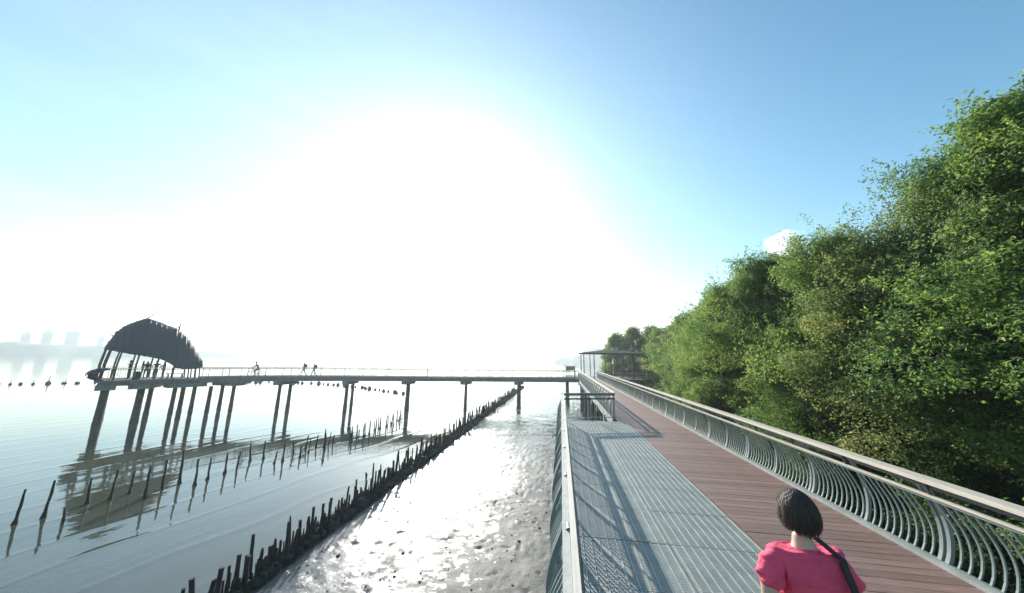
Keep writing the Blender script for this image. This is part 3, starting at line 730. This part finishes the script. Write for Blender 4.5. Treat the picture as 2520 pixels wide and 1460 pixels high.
# ------------------------------------------------------------------ people
def skin_mesh(name, verts, edges, radii, sub=2, root=0):
    me = bpy.data.meshes.new(name); me.from_pydata(verts, edges, []); o = bpy.data.objects.new('tmp', me); C.objects.link(o)
    o.modifiers.new('s', 'SKIN'); 
    for i, r in enumerate(radii):
        sv = me.skin_vertices[0].data[i]; sv.radius = r if hasattr(r, '__len__') else (r, r); sv.use_root = (i == root)
    m = o.modifiers.new('b', 'SUBSURF'); m.levels = sub; m.render_levels = sub
    bpy.context.view_layer.update()
    dg = bpy.context.evaluated_depsgraph_get()
    out = bpy.data.meshes.new_from_object(o.evaluated_get(dg)); out.name = name
    bpy.data.objects.remove(o); bpy.data.meshes.remove(me)
    out.polygons.foreach_set('use_smooth', [True] * len(out.polygons))
    return out
def mini_person(label, loc, rz, pose, top, legs, group='people out on the pier', sc_=1.0, hat=False, pack=False):
    """a figure far off: one body mesh coloured by zone"""
    J = {'pel': (0, 0, .93), 'waist': (0, .01, 0.95), 'chest': (0, .02, 1.30), 'neck': (0, .02, 1.47), 'head': (0, .03, 1.58), 'crown': (0, .03, 1.68),
         'sl': (-.19, .0, 1.40), 'sr': (.19, 0, 1.40), 'el': (-.24, .02, 1.14), 'er': (.24, .02, 1.14), 'hl': (-.24, .10, .90), 'hr': (.24, .10, .90),
         'jl': (-.10, 0, .88), 'jr': (.10, 0, .88), 'kl': (-.11, .03, .50), 'kr': (.11, .03, .50), 'al': (-.11, 0, .08), 'ar': (.11, 0, .08), 'tl': (-.12, .16, .035), 'tr': (.12, .16, .035)}
    J.update(pose); K = list(J)
    Rr = {'pel': .13, 'waist': .12, 'chest': .15, 'neck': .055, 'head': .095, 'crown': .07, 'sl': .06, 'sr': .06, 'el': .045, 'er': .045, 'hl': .035, 'hr': .035, 'jl': .085, 'jr': .085, 'kl': .06, 'kr': .06, 'al': .042, 'ar': .042, 'tl': .032, 'tr': .032}
    E = [('pel', 'waist'), ('waist', 'chest'), ('chest', 'neck'), ('neck', 'head'), ('head', 'crown'), ('chest', 'sl'), ('sl', 'el'), ('el', 'hl'), ('chest', 'sr'), ('sr', 'er'), ('er', 'hr'),
         ('pel', 'jl'), ('jl', 'kl'), ('kl', 'al'), ('al', 'tl'), ('pel', 'jr'), ('jr', 'kr'), ('kr', 'ar'), ('ar', 'tr')]
    me = skin_mesh('body', [J[k] for k in K], [(K.index(a), K.index(b)) for a, b in E], [Rr[k] for k in K], 1)
    for mm in ('skin', top, legs, 'hair'): me.materials.append(M[mm])
    zn, zw, hc = J['neck'][2], J['waist'][2] - .10, Vector(J['head'])
    for p in me.polygons:
        c = p.center
        nk = min(K, key=lambda k: (Vector(J[k]) - c).length)
        p.material_index = {'head': 0, 'crown': 3, 'neck': 0, 'hl': 0, 'hr': 0, 'el': 0, 'er': 0}.get(nk, 1 if nk in ('waist', 'chest', 'sl', 'sr') else 2)
        if nk == 'head' and c.y < hc.y - .01: p.material_index = 3
    t = thing('person', label, 'person', loc, rz, group); t.scale = (sc_,) * 3
    link('body', me, t)
    if hat:
        h = J['crown']; MB().ball((h[0], h[1], h[2] + .0), (.11, .11, .10), 10, 6).tube([(h[0], h[1], h[2] - .02), (h[0], h[1], h[2])], .20, 12).build('hat', M['olive'], t)
    if pack:
        c = J['chest']; MB().box((c[0], c[1] - .22, c[2] - .05), (.30, .20, .42)).build('backpack', M['black'], t)
    return t
stride = {'kl': (-.10, .20, .52), 'al': (-.10, .22, .10), 'tl': (-.11, .37, .06), 'kr': (.10, -.06, .50), 'ar': (.10, -.36, .14), 'tr': (.10, -.27, .04),
          'el': (-.25, -.12, 1.15), 'hl': (-.24, -.02, .93), 'er': (.25, .10, 1.15), 'hr': (.24, .28, 1.0)}
uaz = math.atan2(U.y, U.x)
def pier_pt(s, off):
    p, d = along(near, s); return p + Vector((d.y, -d.x, 0)) * off, math.atan2(d.y, d.x)
mini_person('person in dark clothes with both arms spread wide in the pavilion', pvw(1.95, 1.5), uaz + 1.9, {'el': (-.46, .0, 1.40), 'hl': (-.72, .03, 1.42), 'er': (.46, 0, 1.40), 'hr': (.70, .03, 1.42)}, 'greycloth', 'navy', hat=True)
mini_person('standing person reaching an arm out at the pavilion railing', pvw(3.0, 1.2), uaz + .2, {'er': (.22, .25, 1.32), 'hr': (.10, .50, 1.38)}, 'olive', 'navy')
mini_person('person with hands on hips third from left in the pavilion', pvw(3.65, 1.5), uaz + 2.6, {'el': (-.40, -.03, 1.18), 'hl': (-.19, .06, 1.0), 'er': (.40, -.03, 1.18), 'hr': (.19, .06, 1.0)}, 'olive', 'greycloth', hat=True)
mini_person('person turned sideways at the right in the pavilion', pvw(4.15, 1.1), uaz + 1.2, {'er': (.22, .16, 1.2), 'hr': (.16, .36, 1.28)}, 'navy', 'greycloth')
lb = thing('litter_bin', 'low dark lidded bin on the pavilion deck beside the standing people', 'bin', pvw(2.45, .9), .3)
MB().tube([(0, 0, 0), (0, 0, .62)], [.22, .27], 10).build('body', M['dark_steel'], lb); MB().tube([(0, 0, .625), (0, 0, .66), (0, 0, .74)], [.29, .29, .12], 10).build('lid', M['black'], lb)
mini_person('person in dark clothes at the far pavilion railing, half hidden by the others', pvw(2.9, 3.6), uaz + 1.5, {}, 'navy', 'navy')
mini_person('person leaning on the rail near the low end of the pavilion roof', pvw(4.75, .75), uaz - 1.4, {'chest': (0, .12, 1.28), 'neck': (0, .18, 1.43), 'head': (0, .22, 1.53), 'crown': (0, .24, 1.62), 'sl': (-.19, .14, 1.36), 'sr': (.19, .14, 1.36), 'el': (-.24, .30, 1.16), 'er': (.24, .30, 1.16), 'hl': (-.12, .46, 1.10), 'hr': (.12, .46, 1.10)}, 'greycloth', 'navy')
p, az = pier_pt(34.1, .6); mini_person('person striding left along the pier with a backpack, ahead of the pair', p, az - math.pi / 2, stride, 'navy', 'greycloth', pack=True)
p, az = pier_pt(33.0, .6); mini_person('person striding along the pier behind the first walker', p, az - math.pi / 2, stride, 'greycloth', 'navy', sc_=.95, pack=True)
# cyclist
p, az = pier_pt(38.6, .6)
ride = {'pel': (0, -.10, .95), 'waist': (0, -.04, 1.10), 'chest': (0, .08, 1.28), 'neck': (0, .15, 1.43), 'head': (0, .19, 1.54), 'crown': (0, .20, 1.64), 'sl': (-.18, .10, 1.36), 'sr': (.18, .10, 1.36),
        'el': (-.24, .30, 1.18), 'er': (.24, .30, 1.18), 'hl': (-.22, .50, 1.08), 'hr': (.22, .50, 1.08), 'jl': (-.09, -.07, .90), 'jr': (.09, -.07, .90), 'kl': (-.10, .28, .72), 'kr': (.10, .25, .58),
        'al': (-.10, .10, .38), 'ar': (.10, .12, .20), 'tl': (-.10, .24, .36), 'tr': (.10, .26, .16)}
mini_person('person in a cap riding a bicycle along the pier', p, az - math.pi / 2, ride, 'navy', 'greycloth', hat=True)
bk = thing('bicycle', 'dark bicycle ridden along the pier near the pavilion', 'bicycle', p, az - math.pi / 2)
def ring(c, R, r, n=20):
    return MB().tube([(c[0], c[1] + R * math.cos(2 * math.pi * i / n), c[2] + R * math.sin(2 * math.pi * i / n)) for i in range(n + 1)], r, 6, cap=False)
for yy in (-.50, .55):
    w = ring((0, yy, .345), .32, .025).build('wheel', M['black'], bk)
    s = MB()
    for k in range(8): s.bar((0, yy, .345), (0, yy + .3 * math.cos(k * math.pi / 4), .345 + .3 * math.sin(k * math.pi / 4)), .006, .006)
    s.build('spokes', M['steel'], w)
f = MB()
for a, c in (((0, -.5, .345), (0, -.02, .29)), ((0, -.02, .29), (0, -.18, .80)), ((0, -.5, .345), (0, -.16, .74)), ((0, -.16, .74), (0, .38, .82)), ((0, -.02, .29), (0, .40, .72)), ((0, .55, .345), (0, .37, .95))): f.tube([a, c], .02, 6)
f.build('frame', M['maroon'], bk); MB().box((0, -.19, .84), (.14, .26, .06)).build('saddle', M['black'], bk)
MB().tube([(-.28, .48, 1.02), (-.05, .38, 1.0), (.05, .38, 1.0), (.28, .48, 1.02)], .016, 6).build('handlebar', M['dark_steel'], bk)

# the person in pink just below the camera
PL = Vector((1.44, 2.43, 0.010)); pp = thing('person', 'person in bright pink t-shirt with a black strap walking on the platform', 'person', PL, rad(4))
def arm(sx, fwd):
    return [(sx * .165, 0, 1.345), (sx * .225, -.005, 1.22), (sx * .245, -.02, 1.08), (sx * .25, .05 * fwd, .95), (sx * .25, .10 * fwd, .845), (sx * .25, .12 * fwd, .79)]
verts = [(0, 0, .90), (0, .005, 1.03), (0, .01, 1.16), (0, .0, 1.29), (0, -.005, 1.37), (0, .005, 1.43), (0, .015, 1.49)]
radii = [(.155, .11), (.135, .095), (.15, .10), (.155, .10), (.09, .07), .052, .05]
edges = [(i, i + 1) for i in range(6)]
for sx, fwd in ((-1, .7), (1, 1.0)):
    k = len(verts); verts += arm(sx, fwd); radii += [.058, .050, .042, .036, .026, (.036, .018)]
    edges += [(3, k)] + [(k + i, k + i + 1) for i in range(5)]
    k = len(verts); st = .16 * sx
    verts += [(sx * .09, .0, .84), (sx * .10, .06 + st * .5, .47), (sx * .10, -.02 + st, .09), (sx * .11, .12 + st, .035)]; radii += [.092, .060, .040, .035]
    edges += [(0, k), (k, k + 1), (k + 1, k + 2), (k + 2, k + 3)]
body = skin_mesh('body', verts, edges, radii, 2); body.materials.append(M['skin']); link('body', body, pp)
for sx, fwd in ((-1, .7), (1, 1.0)):           # hands: five separate curled fingers rooted in the palm
    hx, hy, hz = arm(sx, fwd)[-1]
    for fi, (dy, ln) in enumerate(((-.030, .062), (-.010, .074), (.010, .080), (.030, .070))):
        f = skin_mesh('finger', [(hx, hy + dy * .7, hz + .01), (hx, hy + dy, hz - .04), (hx - sx * .012, hy + dy + .006, hz - .04 - ln * .55), (hx - sx * .035, hy + dy + .01, hz - .04 - ln * .9)], [(0, 1), (1, 2), (2, 3)], [.010, .0095, .0085, .007], 1)
        f.materials.append(M['skin']); link('finger', f, pp)
    f = skin_mesh('thumb', [(hx, hy + .02, hz + .02), (hx - sx * .012, hy + .048, hz - .015), (hx - sx * .022, hy + .055, hz - .055)], [(0, 1), (1, 2)], [.012, .011, .008], 1)
    f.materials.append(M['skin']); link('thumb', f, pp)
# t-shirt
sv = [(0, 0, .88), (0, .005, 1.02), (0, .01, 1.16), (0, .0, 1.29), (0, -.005, 1.385), (0, .0, 1.415)]
sr = [(.178, .135), (.160, .12), (.170, .122), (.172, .118), (.105, .085), (.07, .065)]
se = [(i, i + 1) for i in range(5)]
for sx, fwd in ((-1, .7), (1, 1.0)):
    k = len(sv); a = arm(sx, fwd); sv += [a[0], (sx * .205, -.003, 1.27), (sx * .232, -.01, 1.175)]; sr += [.078, .074, .076]; se += [(3, k), (k, k + 1), (k + 1, k + 2)]
shirt = skin_mesh('t_shirt', sv, se, sr, 3); shirt.materials.append(M['pink'])
so = link('t_shirt', shirt, pp)
co = np.empty(len(shirt.vertices) * 3, np.float32); shirt.vertices.foreach_get('co', co); co = co.reshape(-1, 3)
w = (vnoise(co[:, 0] * 16 + co[:, 2] * 10, co[:, 2] * 26 + co[:, 1] * 13, 3) - .5) * .034      # folds
cc = np.array([0, 0.0, 0]); d = co.copy(); d[:, 2] = 0; d /= np.maximum(np.linalg.norm(d, axis=1, keepdims=True), 1e-4); co += d * w[:, None]
shirt.vertices.foreach_set('co', co.ravel()); shirt.update()
sh = skin_mesh('shorts', [(0, 0, .93), (0, 0, .86), (-.095, 0, .82), (-.105, -.01, .58), (.095, 0, .82), (.105, .06, .58)], [(0, 1), (1, 2), (2, 3), (1, 4), (4, 5)], [(.165, .12), (.17, .125), .105, .095, .105, .095], 2)
sh.materials.append(M['black']); link('shorts', sh, pp)
for sx in (-1, 1):
    MB().ball((sx * .11, .06 + sx * .16, .045), (.055, .14, .05), 10, 6).build('shoe', M['greycloth'], pp)
# head
hm = MB(); n, m_ = 24, 18; vs = []; fs = []
for i in range(m_ + 1):
    th = math.pi * i / m_
    for k in range(n):
        ph = 2 * math.pi * k / n; x = math.sin(th) * math.cos(ph); y = math.sin(th) * math.sin(ph); z = math.cos(th)
        X, Y, Z = x * .078, y * .098, z * .118
        if z < 0: X *= 1 + .28 * z; Y *= 1 + .12 * z * (1 if y > 0 else 1.6)
        if y > .6:                                              # face: nose, brow, sockets, mouth
            Y += .022 * math.exp(-((x / .13) ** 2 + ((z + .22) / .2) ** 2)) - .012 * math.exp(-(((abs(x) - .36) / .17) ** 2 + ((z - .02) / .14) ** 2)) + .007 * math.exp(-((x / .3) ** 2 + ((z + .55) / .09) ** 2)) + .006 * math.exp(-((x / .6) ** 2 + ((z - .22) / .1) ** 2))
        vs.append((X, Y + .02, Z + 1.575))
for i in range(m_):
    for k in range(n): fs.append((i * n + k, (i + 1) * n + k, (i + 1) * n + (k + 1) % n, i * n + (k + 1) % n))
hd = hm.add(vs, fs, True).build('head', M['skin'], pp)
for sx in (-1, 1):
    MB().ball((sx * .080, .01, 1.565), (.012, .022, .034), 8, 6).build('ear', M['skin'], hd)
    MB().ball((sx * .029, .108, 1.580), (.012, .008, .007), 8, 6).build('eye', M['black'], hd)
vs = []; fs = []
for i in range(13):
    th = math.pi * .64 * i / 12
    for k in range(28):
        ph = 2 * math.pi * k / 28; x = math.sin(th) * math.cos(ph); y = math.sin(th) * math.sin(ph); z = math.cos(th)
        if y > .25: z = max(z, .42 * min(1, (y - .25) * 2.2))
        j = 1 + .03 * math.sin(ph * 9 + i) + random.uniform(-.012, .012)
        vs.append((x * .086 * j, y * .106 * j + .014, z * .126 * j + 1.578))
for i in range(12):
    for k in range(28): fs.append((i * 28 + k, (i + 1) * 28 + k, (i + 1) * 28 + (k + 1) % 28, i * 28 + (k + 1) % 28))
hr = MB().add(vs, fs, True).build('hair', M['hair'], pp)
hs_ = MB(); random.seed(77)
for k in range(1500):                       # loose strands over the scalp
    ph = random.uniform(0, 6.283); fr = math.sin(ph) > .35
    fl_ = random.uniform(-.02, .10); cv_ = random.uniform(-.35, .35)
    vs = []; th0 = random.uniform(.0, .9); th1 = (1.25 if fr else 2.12) * random.uniform(.80, 1.08); w_ = random.uniform(.0010, .0024); lf = random.uniform(.985, 1.06)
    for i in range(7):
        t_ = i / 6; th = th0 + (th1 - th0) * t_; ph2 = ph + cv_ * t_ * t_
        rr = lf + fl_ * t_ * t_
        c = Vector((math.sin(th) * math.cos(ph2) * .093 * rr, math.sin(th) * math.sin(ph2) * .113 * rr + .014, math.cos(th) * .132 * rr + 1.578))
        tn = Vector((-math.sin(ph2), math.cos(ph2), 0)) * w_
        vs += [c - tn, c + tn]
    hs_.add(vs, [(2 * i, 2 * i + 1, 2 * i + 3, 2 * i + 2) for i in range(6)], True)
tag(hs_.build('strands', M['hair'], hr), kind='stuff')
MB().add([(.055 + .0, -.005, 1.452), (.095, -.005, 1.446), (.10, -.105, 1.40), (.140, -.100, 1.39), (.115, -.142, 1.25), (.155, -.138, 1.25), (.12, -.150, 1.05), (.16, -.146, 1.05)] +
         [(.055, -.0, 1.460), (.095, -.0, 1.454), (.10, -.113, 1.408), (.140, -.108, 1.398), (.115, -.152, 1.25), (.155, -.148, 1.25), (.12, -.160, 1.05), (.16, -.156, 1.05)],
         [(0, 1, 3, 2), (2, 3, 5, 4), (4, 5, 7, 6), (8, 10, 11, 9), (10, 12, 13, 11), (12, 14, 15, 13), (0, 2, 10, 8), (2, 4, 12, 10), (4, 6, 14, 12), (1, 9, 11, 3), (3, 11, 13, 5), (5, 13, 15, 7)]).build('strap', M['black'], pp)

# ------------------------------------------------------------------ trees
def crown_mesh(seed, R, z0, z1, nclump, nleaf, leaf, matname, cr=(.38, .85)):
    r = np.random.default_rng(seed)
    cl = []; H_ = z1 - z0
    while len(cl) < nclump:
        a = r.uniform(0, 2 * np.pi); t = r.uniform(0, 1) ** .85
        prof = np.sin(np.pi * min(1, .16 + .80 * t)) ** .6 * (1.0 if t < .6 else 1 - .35 * (t - .6) / .4)
        lob = .80 + .28 * math.sin(a * 3 + seed) + .18 * math.sin(a * 5 + t * 7 + seed * 2)
        q = r.uniform(.55, 1.0) ** .5
        rr = R * prof * lob * q * r.choice([1.0, 1.0, 1.08, 1.18])
        cl.append((rr * math.cos(a), rr * math.sin(a), z0 + H_ * t + r.uniform(-.3, .3), r.uniform(*cr)))
    cl = np.array(cl)
    idx = np.repeat(np.arange(nclump), nleaf); N = len(idx)
    d = r.normal(size=(N, 3)); d /= np.linalg.norm(d, axis=1, keepdims=True); d[:, 2] *= .62
    rad_ = cl[idx, 3] * r.uniform(.30, 1.0, N) ** .45 * np.where(r.uniform(size=N) < .06, 1.35, 1.0)
    # leafy shoots sticking out of the clusters break up the outline
    nsh = nclump * 5; si = r.integers(0, nclump, nsh); sdir = r.normal(size=(nsh, 3)); sdir[:, 2] = np.abs(sdir[:, 2]) * .9 + .1; sdir /= np.linalg.norm(sdir, axis=1, keepdims=True)
    onsh = r.uniform(size=N) < .20; pick = r.integers(0, nsh, N); along_ = r.uniform(.6, 1.55, N)
    P = cl[idx, :3] + d * rad_[:, None]
    Psh = cl[si[pick], :3] + sdir[pick] * (cl[si[pick], 3] * along_)[:, None] + r.normal(size=(N, 3)) * .045
    P = np.where(onsh[:, None], Psh, P)
    nrm = d * .5 + np.array([0, 0, .55]) + r.normal(size=(N, 3)) * .45; nrm /= np.linalg.norm(nrm, axis=1, keepdims=True)
    ax = np.cross(nrm, r.normal(size=(N, 3))); ax /= np.linalg.norm(ax, axis=1, keepdims=True); sd = np.cross(nrm, ax)
    ln = leaf * r.uniform(.65, 1.25, N)[:, None]; wd_ = ln * .25
    fold = nrm * ln * .07
    v0 = P - ax * ln * .5; v1 = P + sd * wd_ + fold; v2 = P + ax * ln * .5 - nrm * ln * .10; v3 = P - sd * wd_ + fold
    co = np.stack([v0, v1, v2, v3], 1).reshape(-1, 3)
    b = np.arange(N)[:, None] * 4
    tri = np.concatenate([b + np.array([[0, 1, 2]]), b + np.array([[0, 2, 3]])], 1).reshape(-1, 3)
    me = np_mesh('crown', co, tri, M[matname])
    tone = r.uniform(0, 1, nclump)[idx]
    at = me.attributes.new('age', 'FLOAT', 'POINT'); at.data.foreach_set('value', np.repeat(tone, 4).astype(np.float32))
    return me, cl
def trunk_mesh(seed, cl, base_z, z1):
    random.seed(seed); b = MB(); pts = []
    n = 8
    for i in range(n + 1): t = i / n; pts.append((random.uniform(-.12, .12) * (1 - t), random.uniform(-.12, .12), base_z + (z1 * .82 - base_z) * t))
    b.tube(pts, [.17 * (1 - .8 * i / n) + .02 for i in range(n + 1)], 8)
    pick = random.sample(range(len(cl)), min(26, len(cl)))
    for k in pick:
        c = cl[k]; i = max(1, min(n - 1, int(n * (c[2] - 1.0 - base_z) / (z1 - base_z)))); s = Vector(pts[i]); e = Vector(c[:3])
        mdl = s.lerp(e, .5) + Vector((random.uniform(-.15, .15), random.uniform(-.15, .15), .15))
        b.tube([s, mdl, e], [.055, .035, .012], 5)
    for k in range(7):          # prop roots
        a = k * .9 + random.random() * .5; L = random.uniform(.6, 1.3)
        b.tube([(0, 0, base_z + random.uniform(.6, 1.4)), (L * .6 * math.cos(a), L * .6 * math.sin(a), base_z + .5), (L * math.cos(a), L * math.sin(a), base_z - .2)], [.04, .035, .03], 5)
    return b.mesh('trunk', M['bark'])
GZ = -3.75
protos = []
for (seed, R, z0, z1, nc, nl, lf, mt) in ((1, 2.6, -2.6, 6.6, 125, 900, .078, 'leaf'), (2, 2.5, -2.8, 6.2, 125, 900, .076, 'leaf_olive'), (3, 2.7, -2.4, 6.9, 130, 900, .078, 'leaf_dark'), (4, 2.3, -2.9, 5.6, 115, 900, .076, 'leaf'), (5, 1.7, -3.3, .4, 90, 500, .075, 'leaf_painted_shade'), (6, 2.7, -2.8, 6.4, 230, 120, .22, 'leaf'), (7, 2.6, -2.6, 6.8, 230, 120, .22, 'leaf_olive')):
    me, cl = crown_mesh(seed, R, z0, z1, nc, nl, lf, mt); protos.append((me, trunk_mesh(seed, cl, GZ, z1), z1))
def tree(i, x, y, top, rz, label, wide=1.0, name='mangrove_tree', cat='tree', group='mangrove trees along the boardwalk'):
    me, tr, z1 = protos[i]; t = thing(name, label, cat, (x, y, GZ), rz, group)
    f = (top - GZ) / (z1 - GZ)
    t.scale = (wide, wide, f)
    for nm, m in (('crown', me), ('trunk', tr)):
        o = link(nm, m, t); o.location = (0, 0, -GZ)
T = [(1, 10.2, 4.6, 6.6, .3, 'tall mangrove tree cut off by the right edge, highest crown of all', 1.0),
     (0, 9.6, 7.3, 7.5, 1.3, 'tall mangrove tree with the high leafy top at upper right', 1.08),
     (2, 9.5, 8.8, 7.3, 2.2, 'bushy mangrove tree left of the highest crown, stepping down to the cloud', .9),
     (3, 8.6, 11.4, 6.3, 4.0, 'mangrove tree under the small white cloud', 1.05),
     (0, 8.4, 14.8, 6.6, 3.1, 'rounded bright green mangrove tree left of the small cloud', 1.0),
     (3, 8.2, 18.2, 5.6, 5.2, 'bright green mangrove tree at the left end of the near clump', 1.0),
     (2, 8.6, 21.3, 3.9, .8, 'lower mangrove tree at the left foot of the near clump', .9),
     (1, 14.0, 7.0, 7.6, 2.0, 'mangrove tree behind the tall trees at upper right', 1.1),
     (2, 13.2, 12.5, 6.4, 1.0, 'mangrove tree in the second row behind the near clump', 1.1),
     (1, 12.8, 18.5, 6.2, 5.0, 'olive mangrove tree behind the left end of the near clump', 1.1),
     (6, 11.6, 27.0, 6.3, .5, 'olive tree behind the near clump, above the far railing', 1.1),
     (5, 12.3, 33.0, 6.6, 1.7, 'mid-distance tree between the near clump and the flat-roofed shelter', 1.15),
     (6, 13.6, 40.0, 6.4, 2.9, 'dark tree beside the right end of the flat-roofed shelter', 1.2),
     (5, 13.9, 47.5, 6.5, 3.3, 'tree against the right end of the flat-roofed shelter', 1.1),
     (6, 12.2, 57.5, 7.6, 4.1, 'tree rising behind the flat-roofed shelter', 1.2),
     (5, 9.8, 60.5, 6.9, 5.5, 'leftmost tree behind the flat-roofed shelter', 1.05),
     (6, 16.5, 62.0, 8.2, 5.5, 'tall hazy tree far behind the flat-roofed shelter', 1.3),
     (5, 17.8, 36.0, 7.2, .2, 'tree in the second row behind the mid-distance trees', 1.3),
     (6, 19.0, 50.0, 8.0, 1.2, 'tree in the second row behind the shelter end', 1.4),
     (5, 17.5, 26.0, 7.2, 1.9, 'tree peeping over the second row right of the shelter', 1.3)]
T += [(3, 8.0, 16.6, 5.9, 2.6, 'bright green mangrove tree filling the middle of the near clump', 1.05),
      (2, 9.4, 13.3, 6.3, .4, 'dark mangrove tree tucked behind the tree under the small cloud', 1.05),
      (1, 8.9, 10.1, 5.9, 3.6, 'olive mangrove tree between the highest crowns and the tree under the cloud', 1.0),
      (0, 9.9, 17.4, 6.4, 4.6, 'mangrove tree tucked behind the middle of the near clump', 1.05),
      (3, 9.6, 24.0, 5.0, 1.1, 'mangrove tree just beyond the left end of the near clump', 1.0)]
for a in T: tree(*a)
S = [(6.95, 1.6, -.3), (7.0, 4.4, -.1), (6.9, 7.2, -.2), (6.95, 10.0, .1), (6.8, 12.9, .0), (6.75, 15.9, .5), (6.9, 18.9, -.2), (8.8, 26.5, .3), (9.0, 30.0, .6)]
W8 = ['at the right edge', 'beside the near curved posts', 'beside the pink-shirted person', 'behind the paired posts', 'under the rounded bright tree', 'behind the middle of the long railing', 'at the left foot of the near clump', 'past the near clump', 'on the way to the shelter']
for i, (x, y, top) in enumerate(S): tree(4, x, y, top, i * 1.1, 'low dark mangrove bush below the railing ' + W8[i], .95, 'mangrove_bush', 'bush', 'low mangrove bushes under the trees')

# ------------------------------------------------------------------ cloud and haze
def cloud(c, r, label, dens):
    m = bpy.data.materials.new('cloud vapour'); m.use_nodes = True; nt = m.node_tree; nt.nodes.remove(nt.nodes['Principled BSDF'])
    v = nt.nodes.new('ShaderNodeVolumePrincipled'); v.inputs['Color'].default_value = (1, 1, 1, 1); v.inputs['Anisotropy'].default_value = 0.5
    t = nt.nodes.new('ShaderNodeTexCoord'); n = nt.nodes.new('ShaderNodeTexNoise'); n.inputs['Scale'].default_value = 2.3; n.inputs['Detail'].default_value = 7; n.inputs['Roughness'].default_value = 0.6
    nt.links.new(t.outputs['Object'], n.inputs['Vector'])
    ln = nt.nodes.new('ShaderNodeVectorMath'); ln.operation = 'LENGTH'; nt.links.new(t.outputs['Object'], ln.inputs[0])
    def ma(op, a, bb):
        k = nt.nodes.new('ShaderNodeMath'); k.operation = op
        for i, q in enumerate((a, bb)):
            if isinstance(q, float): k.inputs[i].default_value = q
            else: nt.links.new(q, k.inputs[i])
        return k.outputs[0]
    d = ma('MAXIMUM', ma('SUBTRACT', ma('SUBTRACT', 1.38, ln.outputs['Value']), ma('MULTIPLY', n.outputs['Fac'], 1.5)), 0.0)
    nt.links.new(ma('MULTIPLY', d, dens), v.inputs['Density']); nt.links.new(v.outputs[0], nt.nodes['Material Output'].inputs['Volume'])
    o = MB().ball((0, 0, 0), 1.0, 20, 12).build('cloud', m); o.location = c; o.scale = r
    return tag(o, label, 'cloud')
dv = Vector((0.522, 0.79872, 0.272)) * 3200
cloud(dv, (205, 205, 150), 'small white puffy cloud in the blue just above the trees', 0.06)
hz = MB().box((0, 850, 30.0), (5190, 3490, 72)).mesh('haze')
hm_ = bpy.data.materials.new('sea haze'); hm_.use_nodes = True; nt = hm_.node_tree; nt.nodes.remove(nt.nodes['Principled BSDF'])
v = nt.nodes.new('ShaderNodeVolumePrincipled'); v.inputs['Color'].default_value = (0.86, 0.96, 1.0, 1); v.inputs['Density'].default_value = 0.0007; v.inputs['Anisotropy'].default_value = 0.45
nt.links.new(v.outputs[0], nt.nodes['Material Output'].inputs['Volume']); hz.materials.append(hm_)
tag(link('haze', hz), 'pale sea haze over the bay', kind='stuff')
